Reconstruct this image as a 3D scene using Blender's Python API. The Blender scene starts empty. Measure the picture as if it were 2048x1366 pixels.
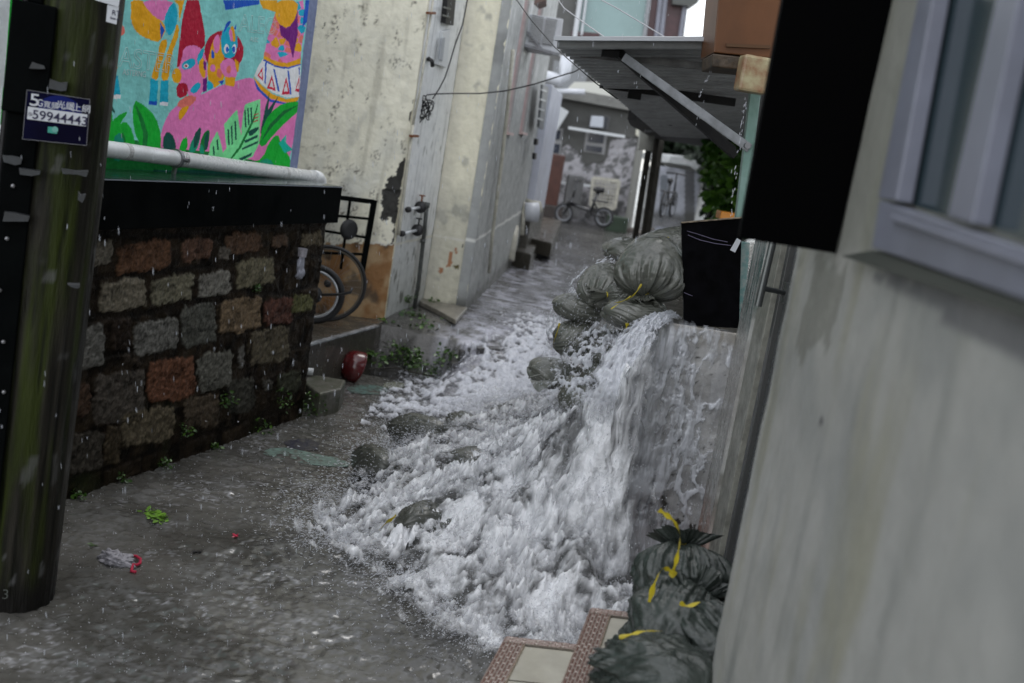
import bpy, math, random
import numpy as np
from mathutils import Vector, Matrix
random.seed(7); RS = np.random.RandomState(11)
sc = bpy.context.scene
col = sc.collection
R_ = math.radians
# ------------------------------------------------------------------ camera
FPX, PITCH, ROLL, EYE = 2162., R_(10.3), math.atan(.162), 2.2
r0 = np.array([1, 0, 0.]); u0 = np.array([0, math.sin(PITCH), math.cos(PITCH)]); CF = np.array([0, math.cos(PITCH), -math.sin(PITCH)])
CR = math.cos(ROLL)*r0 + math.sin(ROLL)*u0; CU = -math.sin(ROLL)*r0 + math.cos(ROLL)*u0; CC = np.array([0, 0, EYE])
cd = bpy.data.cameras.new('camera'); cam = bpy.data.objects.new('camera', cd); col.objects.link(cam)
M = Matrix.Identity(4)
for i in range(3):
    M[i][0] = CR[i]; M[i][1] = CU[i]; M[i][2] = -CF[i]; M[i][3] = CC[i]
cam.matrix_world = M
cd.sensor_width = 36; cd.lens = FPX/2048*36; cd.clip_end = 600; cd.clip_start = .05
cd.dof.use_dof = True; cd.dof.focus_distance = 5.7; cd.dof.aperture_fstop = 1.9
sc.camera = cam
# ------------------------------------------------------------------ sky and light (heavy overcast)
w = bpy.data.worlds.new('World'); sc.world = w; w.use_nodes = True
wn = w.node_tree; wn.nodes.clear()
sky = wn.nodes.new('ShaderNodeTexSky'); sky.sky_type = 'NISHITA'; sky.sun_disc = False
SUN_EL, SUN_ROT = R_(62), R_(200)
sky.sun_elevation = SUN_EL; sky.sun_rotation = SUN_ROT; sky.air_density = 1.; sky.dust_density = .6; sky.ozone_density = 1.
hs = wn.nodes.new('ShaderNodeHueSaturation'); hs.inputs['Saturation'].default_value = .22
bg = wn.nodes.new('ShaderNodeBackground'); bg.inputs['Strength'].default_value = .15
wo = wn.nodes.new('ShaderNodeOutputWorld')
wn.links.new(sky.outputs[0], hs.inputs['Color']); wn.links.new(hs.outputs[0], bg.inputs[0]); wn.links.new(bg.outputs[0], wo.inputs[0])
sl = bpy.data.lights.new('sun', 'SUN'); sl.energy = .5; sl.angle = R_(25); sl.color = (1, .98, .95)
so = bpy.data.objects.new('sun', sl); col.objects.link(so)
so.rotation_euler = (R_(28), 0, R_(160))
sc.view_settings.view_transform = 'Standard'; sc.view_settings.look = 'None'; sc.view_settings.gamma = 1
sc.view_settings.exposure = 1.1
sc.cycles.max_bounces = 6; sc.cycles.transparent_max_bounces = 12
sc.cycles.use_denoising = True

# ------------------------------------------------------------------ geometry of the view: photo point -> place
def ray(x, y): return CF + CR*(x-1024)/FPX - CU*(y-683)/FPX
def gz(x, y, z=0.):
    d = ray(x, y); return Vector(CC + d*(z-EYE)/d[2])
def gy(x, y, Y):
    d = ray(x, y); return Vector(CC + d*Y/d[1])
class Plane:                      # vertical plane through a, azimuth az (deg, 0 = +y, 90 = +x)
    def __init__(s, a, az):
        s.a = Vector((a[0], a[1], 0)); s.u = Vector((math.sin(R_(az)), math.cos(R_(az)), 0)); s.n = Vector((s.u.y, -s.u.x, 0))
        if s.n.dot(Vector((0, 0, 0)) - s.a) < 0: s.n = -s.n          # n points to the viewer's side
    def at(s, x, y, off=0.):
        d = Vector(ray(x, y)); c = Vector(CC); a = s.a + s.n*off
        return c + d*(s.n.dot(a-c)/s.n.dot(d))
def proj(P):                      # (n,3) -> photo px
    v = np.asarray(P) - CC; z = v@CF
    return 1024 + FPX*(v@CR)/z, 683 - FPX*(v@CU)/z
def lin(c):
    return tuple(((x/255)/12.92 if x/255 <= .04045 else ((x/255+.055)/1.055)**2.4) for x in c)
# ------------------------------------------------------------------ numpy noise
_P = RS.permutation(4096)
def _g(ix, iy, s):
    h = _P[(ix + _P[(iy + s*131) & 4095]) & 4095]; a = h*(2*math.pi/4096)
    return np.cos(a), np.sin(a)
def perlin(x, y, s=0):
    x = np.asarray(x, float); y = np.asarray(y, float)
    xi = np.floor(x).astype(int); yi = np.floor(y).astype(int); xf = x-xi; yf = y-yi
    u = xf*xf*xf*(xf*(xf*6-15)+10); v = yf*yf*yf*(yf*(yf*6-15)+10)
    def dt(a, b):
        gx, gy_ = _g(xi+a, yi+b, s); return gx*(xf-a)+gy_*(yf-b)
    return 1.45*((dt(0, 0)*(1-u)+dt(1, 0)*u)*(1-v)+(dt(0, 1)*(1-u)+dt(1, 1)*u)*v)
def fbm(x, y, o=4, s=0, g=.5):
    r = 0; a = 1; t = 0
    for i in range(o):
        r = r + a*perlin(x*2**i, y*2**i, s+i*7); t += a; a *= g
    return r/t*1.4
def cells(x, y, s=0):             # voronoi: f1, f2, id
    xi = np.floor(x).astype(int); yi = np.floor(y).astype(int)
    f1 = np.full(np.shape(x), 9.); f2 = f1.copy(); idd = np.zeros(np.shape(x), int)
    for a in (-1, 0, 1):
        for b in (-1, 0, 1):
            cx, cy = xi+a, yi+b; h = _P[(cx+_P[(cy+s*57) & 4095]) & 4095]; h2 = _P[(h+77) & 4095]
            d = np.hypot(cx+h/4096-x, cy+h2/4096-y); m = d < f1
            f2 = np.where(m, f1, np.minimum(f2, d)); idd = np.where(m, h, idd); f1 = np.where(m, d, f1)
    return f1, f2, idd
def sst(a, b, x):
    t = np.clip((x-a)/(b-a), 0, 1); return t*t*(3-2*t)
def inside(poly, X, Y):
    r = np.zeros(np.shape(X), bool); n = len(poly); j = n-1
    for i in range(n):
        xi, yi = poly[i]; xj, yj = poly[j]
        if yi != yj:
            r ^= ((yi > Y) != (yj > Y)) & (X < (xj-xi)*(Y-yi)/(yj-yi)+xi)
        j = i
    return r
def chaikin(p, k=2):
    for _ in range(k):
        q = []
        for i in range(len(p)):
            a, b = p[i], p[(i+1) % len(p)]
            q += [(a[0]*.75+b[0]*.25, a[1]*.75+b[1]*.25), (a[0]*.25+b[0]*.75, a[1]*.25+b[1]*.75)]
        p = q
    return p
# ------------------------------------------------------------------ materials
def mat(name, rgb=(.5, .5, .5), rough=.6, attr=False, var=.0, vscale=6., vcol=None, bump=.0, bscale=30., metal=0., rvar=0., spec=.5,
        stretch=(1, 1, 1), coat=0., trans=0., sss=0., bump2=0., bscale2=200., alpha=None, detail=6):
    m = bpy.data.materials.new(name); m.use_nodes = True; nt = m.node_tree; N = nt.nodes; Lk = nt.links
    b = N['Principled BSDF']; b.inputs['Roughness'].default_value = rough; b.inputs['Metallic'].default_value = metal
    b.inputs['Specular IOR Level'].default_value = spec; b.inputs['Coat Weight'].default_value = coat
    b.inputs['Transmission Weight'].default_value = trans; b.inputs['Coat Roughness'].default_value = .12
    if sss: b.inputs['Subsurface Weight'].default_value = sss; b.inputs['Subsurface Radius'].default_value = (.03, .03, .03)
    tc = N.new('ShaderNodeTexCoord'); mp = N.new('ShaderNodeMapping'); mp.inputs['Scale'].default_value = stretch
    Lk.new(tc.outputs['Object'], mp.inputs['Vector'])
    if attr:
        a = N.new('ShaderNodeAttribute'); a.attribute_name = 'col'; src = a.outputs['Color']
    else:
        a = N.new('ShaderNodeRGB'); a.outputs[0].default_value = (*rgb, 1); src = a.outputs[0]
    if var or rvar:
        n = N.new('ShaderNodeTexNoise'); n.inputs['Scale'].default_value = vscale; n.inputs['Detail'].default_value = detail; n.inputs['Roughness'].default_value = .62
        Lk.new(mp.outputs[0], n.inputs['Vector'])
        cr = N.new('ShaderNodeMapRange'); cr.inputs[1].default_value = .38; cr.inputs[2].default_value = .66
        Lk.new(n.outputs['Fac'], cr.inputs[0])
    if var:
        mx = N.new('ShaderNodeMix'); mx.data_type = 'RGBA'; ml = N.new('ShaderNodeMath'); ml.operation = 'MULTIPLY'; ml.inputs[1].default_value = var
        Lk.new(cr.outputs[0], ml.inputs[0]); Lk.new(ml.outputs[0], mx.inputs['Factor']); Lk.new(src, mx.inputs['A'])
        if vcol: mx.inputs['B'].default_value = (*vcol, 1)
        else:
            mm = N.new('ShaderNodeMix'); mm.data_type = 'RGBA'; mm.blend_type = 'MULTIPLY'; mm.inputs['Factor'].default_value = 1
            Lk.new(src, mm.inputs['A']); mm.inputs['B'].default_value = (.3, .3, .28, 1); Lk.new(mm.outputs['Result'], mx.inputs['B'])
        src = mx.outputs['Result']
    Lk.new(src, b.inputs['Base Color'])
    if rvar:
        rr = N.new('ShaderNodeMapRange'); rr.inputs[1].default_value = 0; rr.inputs[2].default_value = 1
        rr.inputs[3].default_value = max(.03, rough-rvar); rr.inputs[4].default_value = min(1, rough+rvar)
        Lk.new(cr.outputs[0], rr.inputs[0]); Lk.new(rr.outputs[0], b.inputs['Roughness'])
    prev = None
    for bs, sc_ in ((bump, bscale), (bump2, bscale2)):
        if bs:
            n2 = N.new('ShaderNodeTexNoise'); n2.inputs['Scale'].default_value = sc_; n2.inputs['Detail'].default_value = 5
            Lk.new(mp.outputs[0], n2.inputs['Vector'])
            bp = N.new('ShaderNodeBump'); bp.inputs['Strength'].default_value = 1; bp.inputs['Distance'].default_value = bs
            Lk.new(n2.outputs['Fac'], bp.inputs['Height'])
            if prev: Lk.new(prev.outputs[0], bp.inputs['Normal'])
            prev = bp
    if prev: Lk.new(prev.outputs[0], b.inputs['Normal'])
    if alpha == 'attr':
        aa = N.new('ShaderNodeAttribute'); aa.attribute_name = 'alpha'; Lk.new(aa.outputs['Fac'], b.inputs['Alpha'])
    elif alpha is not None: b.inputs['Alpha'].default_value = alpha
    return m
# ------------------------------------------------------------------ meshes
class MB:
    def __init__(s): s.v = []; s.f = []; s.mi = []; s.m = 0
    def add(s, vs, fs):
        o = len(s.v); s.v += [tuple(x) for x in vs]; s.f += [tuple(o+i for i in f) for f in fs]; s.mi += [s.m]*len(fs); return s
    def box(s, c, size, rz=0., rx=0., ry=0.):
        m = Matrix.Rotation(rz, 3, 'Z') @ Matrix.Rotation(rx, 3, 'X') @ Matrix.Rotation(ry, 3, 'Y'); c = Vector(c)
        vs = [c + m @ Vector((a*size[0]/2, b*size[1]/2, d*size[2]/2)) for a in (-1, 1) for b in (-1, 1) for d in (-1, 1)]
        return s.add(vs, [(0, 1, 3, 2), (4, 6, 7, 5), (0, 4, 5, 1), (2, 3, 7, 6), (0, 2, 6, 4), (1, 5, 7, 3)])
    def prism(s, pts, off):      # pts polygon, extruded by vector off
        n = len(pts); off = Vector(off); p = [Vector(x) for x in pts]
        s.add(p + [x+off for x in p], [tuple(range(n)), tuple(range(2*n-1, n-1, -1))] + [(i, i+n, (i+1) % n+n, (i+1) % n) for i in range(n)]); return s
    def bar(s, a, b, w, h, up=(0, 0, 1)):
        a = Vector(a); b = Vector(b); d = (b-a).normalized(); up = Vector(up)
        sd = d.cross(up); sd = (sd if sd.length > 1e-3 else d.cross(Vector((1, 0, 0)))).normalized(); uu = sd.cross(d).normalized()
        q = [sd*w/2*i + uu*h/2*j for i, j in ((-1, -1), (1, -1), (1, 1), (-1, 1))]
        return s.add([a+x for x in q]+[b+x for x in q], [(3, 2, 1, 0), (4, 5, 6, 7)]+[(i, (i+1) % 4, (i+1) % 4+4, i+4) for i in range(4)])
    def tube(s, pts, r, n=10, cap=True, closed=False):
        pts = [Vector(p) for p in pts]; k = len(pts); rs = r if isinstance(r, (list, tuple)) else [r]*k
        vs = []; prev = None
        for i, p in enumerate(pts):
            if closed: t = (pts[(i+1) % k]-pts[i-1]).normalized()
            else: t = (pts[min(i+1, k-1)]-pts[max(i-1, 0)]).normalized()
            if prev is None:
                a = t.orthogonal().normalized()
            else:
                a = (prev - t*prev.dot(t)); a = a.normalized() if a.length > 1e-6 else t.orthogonal().normalized()
            prev = a; b = t.cross(a)
            vs += [p + (a*math.cos(2*math.pi*j/n)+b*math.sin(2*math.pi*j/n))*rs[i] for j in range(n)]
        fs = []
        for i in range(k if closed else k-1):
            i2 = (i+1) % k
            fs += [(i*n+j, i*n+(j+1) % n, i2*n+(j+1) % n, i2*n+j) for j in range(n)]
        if cap and not closed: fs += [tuple(range(n-1, -1, -1)), tuple((k-1)*n+j for j in range(n))]
        return s.add(vs, fs)
    def lathe(s, prof, c, axis=(0, 0, 1), n=28, caps=True):
        ax = Vector(axis).normalized(); a = ax.orthogonal().normalized(); b = ax.cross(a); c = Vector(c); vs = []
        for r, h in prof: vs += [c+ax*h+(a*math.cos(2*math.pi*j/n)+b*math.sin(2*math.pi*j/n))*max(r, 1e-4) for j in range(n)]
        k = len(prof)
        fs = [(i*n+j, i*n+(j+1) % n, (i+1)*n+(j+1) % n, (i+1)*n+j) for i in range(k-1) for j in range(n)]
        if caps: fs += [tuple(range(n-1, -1, -1)), tuple((k-1)*n+j for j in range(n))]
        return s.add(vs, fs)
    def build(s, name, mats, parent=None, smooth=False, bevel=0.):
        me = bpy.data.meshes.new(name); me.from_pydata(s.v, [], s.f)
        for m in (mats if isinstance(mats, (list, tuple)) else [mats]): me.materials.append(m)
        if any(s.mi): me.polygons.foreach_set('material_index', s.mi)
        if smooth: me.polygons.foreach_set('use_smooth', [True]*len(s.f))
        me.validate(); me.update()
        o = bpy.data.objects.new(name, me); col.objects.link(o)
        if parent: o.parent = parent
        if bevel:
            bm = o.modifiers.new('bevel', 'BEVEL'); bm.width = bevel; bm.segments = 2; bm.limit_method = 'ANGLE'
        return o
def np_mesh(name, V, Fq, mats, parent=None, colr=None, alpha=None, smooth=True):
    V = np.asarray(V, np.float32); Fq = np.asarray(Fq, np.int32); k = Fq.shape[1]
    me = bpy.data.meshes.new(name); me.vertices.add(len(V)); me.vertices.foreach_set('co', V.ravel())
    me.loops.add(Fq.size); me.loops.foreach_set('vertex_index', Fq.ravel())
    me.polygons.add(len(Fq)); me.polygons.foreach_set('loop_start', np.arange(0, Fq.size, k, dtype=np.int32))
    me.polygons.foreach_set('loop_total', np.full(len(Fq), k, np.int32))
    if smooth: me.polygons.foreach_set('use_smooth', np.ones(len(Fq), bool))
    me.update(calc_edges=True)
    if colr is not None:
        a = me.color_attributes.new('col', 'FLOAT_COLOR', 'POINT'); c = np.ones((len(V), 4), np.float32); c[:, :3] = np.clip(colr, 0, 1); a.data.foreach_set('color', c.ravel())
    if alpha is not None:
        a = me.attributes.new('alpha', 'FLOAT', 'POINT'); a.data.foreach_set('value', np.asarray(alpha, np.float32).ravel())
    me.materials.append(mats)
    o = bpy.data.objects.new(name, me); col.objects.link(o)
    if parent: o.parent = parent
    return o
def gridfaces(nu, nv):
    i = np.arange(nu*nv).reshape(nv, nu); return np.stack([i[:-1, :-1], i[:-1, 1:], i[1:, 1:], i[1:, :-1]], -1).reshape(-1, 4)
def panel(name, o, u, v, nrm, step, fn, m, parent=None, thick=.1):
    """wall panel: o origin, u,v edge vectors, nrm outward; fn(X,Y photo-plane coords, P) -> height, colour; with side skirt so it has depth"""
    o = np.array(o, float); u = np.array(u, float); v = np.array(v, float); nrm = np.array(nrm, float)
    nu = max(2, int(np.linalg.norm(u)/step)+1); nv = max(2, int(np.linalg.norm(v)/step)+1)
    a, b = np.meshgrid(np.linspace(0, 1, nu), np.linspace(0, 1, nv))
    P = o + a[..., None]*u + b[..., None]*v; P = P.reshape(-1, 3)
    X, Y = proj(P); h, c = fn(X, Y, P, a.ravel()*np.linalg.norm(u), b.ravel()*np.linalg.norm(v))
    Q = P + nrm*np.asarray(h)[:, None]; F = gridfaces(nu, nv)
    if np.dot(np.cross(u, v), nrm) < 0: F = F[:, ::-1]
    idx = np.arange(nu*nv).reshape(nv, nu)
    ring = np.concatenate([idx[0, :], idx[1:, -1], idx[-1, -2::-1], idx[-2:0:-1, 0]]); nb = len(Q)
    back = P[ring] - nrm*thick; r2 = np.roll(ring, -1); bi = nb+np.arange(len(ring)); b2 = np.roll(bi, -1)
    F = np.vstack([F, np.stack([ring, bi, b2, r2], -1)])
    return np_mesh(name, np.vstack([Q, back]), F, m, parent, colr=np.vstack([c, c[ring]]))
def tag(o, label, cat, group=None, kind=None):
    if label: o['label'] = label
    if cat: o['category'] = cat
    if group: o['group'] = group
    if kind: o['kind'] = kind
    return o
def empty(name, loc=(0, 0, 0), rz=0.):
    o = bpy.data.objects.new(name, None); o.location = loc; o.rotation_euler = (0, 0, rz); o.empty_display_size = .05; col.objects.link(o); return o
def thing(name, label, cat, loc=(0, 0, 0), rz=0., group=None): return tag(empty(name, loc, rz), label, cat, group)
def struct(o): o['kind'] = 'structure'; return o
def mixc(a, b, t): return np.asarray(a)*(1-t[:, None]) + np.asarray(b)*t[:, None]
def full(c, n): return np.tile(np.array(c, float), (n, 1))
def text_mesh(name, body, origin, u, v, n, size, m, parent, thick=.001, xs=1., bold=0., align='LEFT'):
    cu = bpy.data.curves.new(name, 'FONT'); cu.body = body; cu.size = size; cu.extrude = thick/2; cu.offset = bold; cu.align_x = align
    to = bpy.data.objects.new('tmp', cu); col.objects.link(to)
    dg = bpy.context.evaluated_depsgraph_get(); dg.update(); me = bpy.data.meshes.new_from_object(to.evaluated_get(dg))
    bpy.data.objects.remove(to)
    me.name = name; Mx = Matrix(((u.x*xs, v.x, n.x, origin.x), (u.y*xs, v.y, n.y, origin.y), (u.z*xs, v.z, n.z, origin.z), (0, 0, 0, 1)))
    me.transform(Mx); me.materials.clear(); me.materials.append(m)
    o = bpy.data.objects.new(name, me); col.objects.link(o); o.parent = parent; return o
# ================================================================== planes of the place
STONE = Plane((-2.2, 5.34), 18.2)
MURAL = Plane((-2.2-.95*.35, 5.34+.312*.35), 18.2)
C1 = gz(769, 632, .45); C3 = gz(929, 623, .45)
FACE1 = Plane(C1, 72); FACE2 = Plane(C3, 88); SIDE3 = Plane(C3, 4.8)
C2 = Vector((C1.x+.235, 10.98, .45)); SIDE2 = Plane(C1, math.degrees(math.atan2(C2.x-C1.x, C2.y-C1.y)))
AZ = R_(2.5)
def lane(lat, fwd, z): return Vector((lat*math.cos(AZ)+fwd*math.sin(AZ), -lat*math.sin(AZ)+fwd*math.cos(AZ), z))
LL = lane(1, 0, 0); LF = lane(0, 1, 0)
NEAR = Plane(lane(.66, 0, 0), 2.5); FAR_R = Plane(lane(.95, 0, 0), 2.5)

# ================================================================== ground of the lane and the flooded yard
def groundz(x, y):
    ed = sst(8.05+x*.25, 10.4+x*.1, y)
    ed = ed*sst(-.75, -.35, x-.22*(y-9.2)+ 9*sst(9.6, 10.2, y)) if True else ed
    z = -.07 + .52*ed + np.clip(y-11, 0, 60)*.018
    return z
xs = np.concatenate([np.linspace(-60, -4.2, 14), np.linspace(-4, 6, 230), np.linspace(6.4, 60, 14)])
ys = np.concatenate([np.linspace(-30, 1.5, 10), np.linspace(1.7, 20, 420), np.linspace(20.2, 34, 60), np.linspace(36, 200, 12)])
X, Y = np.meshgrid(xs, ys); X = X.ravel(); Y = Y.ravel(); Zg = groundz(X, Y)
wv = fbm(X*5+3, Y*8+X*3, 5, 5)                    # water running down the lane in low transverse waves
wet = sst(-.9, -.45, X-.05*(Y-9)) * sst(23, 14, Y) * sst(.95, .35, X-.03*(Y-9)) * sst(8, 9, Y)
Zg = Zg + wet*wv*.006 + .004*fbm(X*3, Y*3, 4, 9)
slabn = .5+.5*np.sign(perlin(X*.4, Y*.4, 3))
cg = mixc((.062, .06, .055), (.10, .098, .092), sst(-.4, .5, fbm(X*.9, Y*.9, 4, 2)))
lap_sheen = sst(-.15, .45, fbm(X*6+9+Y*1.5, Y*7+X*2, 5, 41) + .30*sst(20, 9, Y) - .02 + .3*fbm(X*22, Y*16, 3, 43))*wet
cg = mixc(cg, (.64, .65, .75), (.35+.45*sst(-.2, .5, fbm(X*2, Y*1.2, 3, 47)))*lap_sheen)  # lavender sky sheen and foam of the running water, painted into the ground
crack = (np.abs(((Y+.4*X+.1*fbm(X, Y, 2, 8)) % 2.1)-1.05) > 1.03) & (Y > 10.5)
cg[crack] *= .35
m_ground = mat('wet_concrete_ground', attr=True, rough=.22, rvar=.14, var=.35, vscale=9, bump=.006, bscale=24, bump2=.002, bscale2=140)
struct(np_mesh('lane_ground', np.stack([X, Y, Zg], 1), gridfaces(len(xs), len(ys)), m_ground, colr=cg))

# flood water in the yard, beaten by rain
xs = np.arange(-3.6, 1.7, .012); ys = np.arange(1.6, 9.3, .013)
X, Y = np.meshgrid(xs, ys); X = X.ravel(); Y = Y.ravel()
d = np.hypot(X-.6, Y-5.6)
f1, f2, idd = cells(X*14, Y*14, 4); rad = f1/14
ring = np.where((idd & 7) < 3, np.cos(rad*420)*np.exp(-(rad/.022)**2), 0)
rip = fbm(X*10+2*perlin(X*2, Y*2, 3), Y*12+X*4, 5, 13)
rid = 1-2*np.abs(fbm(X*17, Y*17+X*3, 4, 83))
Zw = .005*ring + .005*rip + .003*rid + .006*(1-2*np.abs(fbm(X*8, Y*8+X*2, 3, 183))) + .0022*fbm(X*34, Y*34, 3, 19) + .006*fbm(X*3.5, Y*5, 3, 86) + .006*perlin(X*2, Y*2.4, 6)*sst(3.5, 1, d)
ed = np.abs(fbm(X*5+perlin(X*3, Y*3, 61), Y*7, 5, 23))
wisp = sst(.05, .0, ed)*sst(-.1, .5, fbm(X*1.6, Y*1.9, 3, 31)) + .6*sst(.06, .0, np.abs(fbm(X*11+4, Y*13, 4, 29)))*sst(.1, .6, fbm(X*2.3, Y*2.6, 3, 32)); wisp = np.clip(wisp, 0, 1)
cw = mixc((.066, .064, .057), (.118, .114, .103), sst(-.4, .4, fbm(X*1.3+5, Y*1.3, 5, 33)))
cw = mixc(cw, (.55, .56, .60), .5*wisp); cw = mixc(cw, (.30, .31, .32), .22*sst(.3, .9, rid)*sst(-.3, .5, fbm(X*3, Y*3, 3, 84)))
speck = sst(.6, .85, fbm(X*30, Y*32, 2, 37)); cw = mixc(cw, (.40, .41, .43), .3*speck)
ch = sst(8.7, 7.2, Y); Zw = Zw - .04*(1-sst(9.3, 8.6, Y))*0
m_water = mat('murky_flood_water', attr=True, rough=.07, rvar=.04, var=.3, vscale=12, bump=.003, bscale=26, bump2=.0007, bscale2=110, spec=.65)
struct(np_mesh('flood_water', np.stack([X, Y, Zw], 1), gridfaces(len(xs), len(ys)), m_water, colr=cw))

# ================================================================== stone wall with dark coping
st = [(375,225,475,320,(128,120,104)),(510,230,725,345,(122,84,56)),(785,215,910,300,(120,86,66)),(975,190,1115,270,(108,80,58)),(1180,195,1240,240,(104,82,64)),(1310,185,1390,240,(116,104,80)),
 (435,395,620,515,(144,134,112)),(660,375,822,482,(140,134,108)),(858,358,988,455,(146,142,130)),(1030,300,1178,412,(132,124,96)),(945,250,985,300,(120,112,100)),
 (318,600,442,765,(128,126,118)),(585,568,760,700,(132,130,122)),(785,508,925,662,(104,104,94)),(955,475,1120,605,(142,118,86)),(1150,470,1256,580,(112,72,58)),(1256,460,1345,522,(112,112,66)),
 (300,840,380,975,(88,66,50)),(408,800,612,1000,(94,86,76)),(645,738,832,906,(132,84,56)),(860,708,992,856,(122,120,108)),(1088,610,1242,745,(110,100,78)),(1030,680,1052,760,(120,116,108)),
 (262,1062,434,1216,(78,72,62)),(455,1030,512,1180,(86,74,54)),(530,958,742,1092,(116,104,80)),(798,895,938,1022,(98,84,66)),(990,825,1088,960,(80,78,68)),(1135,820,1172,870,(92,88,78)),(1205,790,1292,870,(74,76,58)),
 (150,330,300,450,(120,110,95)),(120,560,260,700,(120,100,85)),(60,900,220,1040,(100,95,85)),(-60,300,100,450,(110,105,95)),(-90,620,60,760,(105,100,90)),(530,720,600,760,(70,60,48)),(480,560,560,690,(60,48,38))]
def stone_fn(X, Y, P, A, B):
    cx = X/.4613; cy = (Y-380)/.4613; n = len(X)
    wx = cx + 13*fbm(A*9, B*9, 4, 3) + 8*perlin(A*42, B*42, 5); wy = cy + 16*fbm(A*9+9, B*9, 4, 4) + 9*perlin(A*36, B*36+4, 6)
    c = mixc((.006, .0045, .003), (.022, .016, .011), sst(-.5, .5, fbm(A*6, B*9, 4, 8)))
    row = np.floor(B/.215+.12*perlin(A*3, B*3, 88)); ja = np.abs((((A+.17*(row % 2)+.05*perlin(row*3.3, A*1.2, 5))/.36+.06*perlin(A*9, B*9, 87)) % 1)-.5); jb = np.abs(((B/.215+.12*perlin(A*3, B*3, 88)) % 1)-.5)
    blk_ = sst(.47, .41, ja)*sst(.46, .38, jb); tone = .5+.5*np.sin(row*5.1+np.floor((A+.17*(row % 2))/.36)*2.7)
    c = mixc(c, (.040, .029, .018), blk_*(.25+.6*tone)*sst(-.4, .3, fbm(A*9, B*9, 4, 89))); h = .010*blk_
    ms = fbm(A*2.2+1, B*2.2, 3, 15); c = mixc(c, (.02, .03, .008), .6*sst(.1, .6, ms)*sst(.7, .1, B))
    h = h + .010*fbm(A*14, B*14, 4, 7) - .004
    course = np.abs(((B*5.3+.25*fbm(A*2, B, 2, 77)) % 1)-.5); h += .006*sst(.06, .0, course)
    for x0, y0, x1, y1, k in st:
        sh = -.19*((x0+x1)/2 - cx)*0
        sk = (wx-(x0+x1)/2)*-.16                          # courses fall to the right like the wall
        ax = np.abs(wx-(x0+x1)/2)/((x1-x0)/2); ay = np.abs(wy-(y0+y1)/2-sk)/((y1-y0)/2)
        q = (ax**7+ay**7)**(1/7.); m = sst(1.13, 1.04, q)
        if not m.any(): continue
        g = .72+.55*fbm(A*60, B*60, 3, 21)-.30*sst(0, .5, fbm(A*8, B*8, 4, 23))
        kc = np.array(lin(k))*.95; kc = kc.mean()*.22+kc*.84
        c = mixc(c, np.array(kc), m); c = np.where(m[:, None] > .3, c*g[:, None], c)
        h = np.maximum(h, m*(.014+.010*fbm(A*22, B*22, 4, 30+int(x0) % 9)))
    return h, c
m_stone = mat('wet_rubble_stone', attr=True, rough=.45, rvar=.2, spec=.05, var=.55, vscale=40, bump=.007, bscale=55, bump2=.003, bscale2=190)
a0 = STONE.a - STONE.u*2.2; WL = 4.64
sw = thing('stone_wall', 'low wall of rough tan and orange stones set in dark wet mortar', 'wall')
panel('masonry', a0 + Vector((0, 0, -.1)), STONE.u*WL, (0, 0, 1.6), STONE.n, .0085, stone_fn, m_stone, sw, .4)
e = a0+STONE.u*WL
def end_fn(X, Y, P, A, B):
    return .02*fbm(A*8, B*8, 4, 5), mixc((.004, .003, .003), (.015, .012, .008), sst(-.3, .5, fbm(A*5, B*5, 3, 2)))
panel('masonry_end', e + Vector((0, 0, -.1)), -STONE.n*.4, (0, 0, 1.6), STONE.u, .02, end_fn, m_stone, sw, .02)
m_black = mat('black_wet_metal', (.0022, .0028, .003), rough=.45, rvar=.12, var=.4, vcol=(.006, .007, .007), vscale=5, bump=.001, bscale=30, spec=.02)
z1, z0 = 1.705, 1.45
cp = MB(); p0 = a0 + STONE.n*.07; p1 = a0 + STONE.u*(WL+.045) + STONE.n*.07; bk = -STONE.n*.42
cp.prism([Vector((p0.x, p0.y, z0)), Vector((p1.x, p1.y, z0)), Vector((p1.x, p1.y, z1)), Vector((p0.x, p0.y, z1))], bk)
cp.build('coping', m_black, sw, bevel=.004)
m_greenrefl = mat('wet_green_reflection', (.012, .04, .034), rough=.12, rvar=.08, var=.6, vcol=(.03, .035, .03), vscale=7, bump=.002, bscale=30)  # green reflection on the wet coping top, painted as its base colour
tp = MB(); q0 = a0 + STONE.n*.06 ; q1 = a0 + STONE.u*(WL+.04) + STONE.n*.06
tp.prism([Vector((q.x, q.y, z1+.001)) for q in (q0, q1, q1-STONE.n*.40, q0-STONE.n*.40)], (0, 0, .003)); tp.build('coping_top', m_greenrefl, sw)
# bright drip edge of the coping
m_rim = mat('wet_coping_rim', (.20, .22, .25), rough=.3)
MB().bar(Vector((p0.x, p0.y, z1-.001)), Vector((p1.x, p1.y, z1-.001)), .006, .006).build('coping_rim', m_rim, sw)

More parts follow.
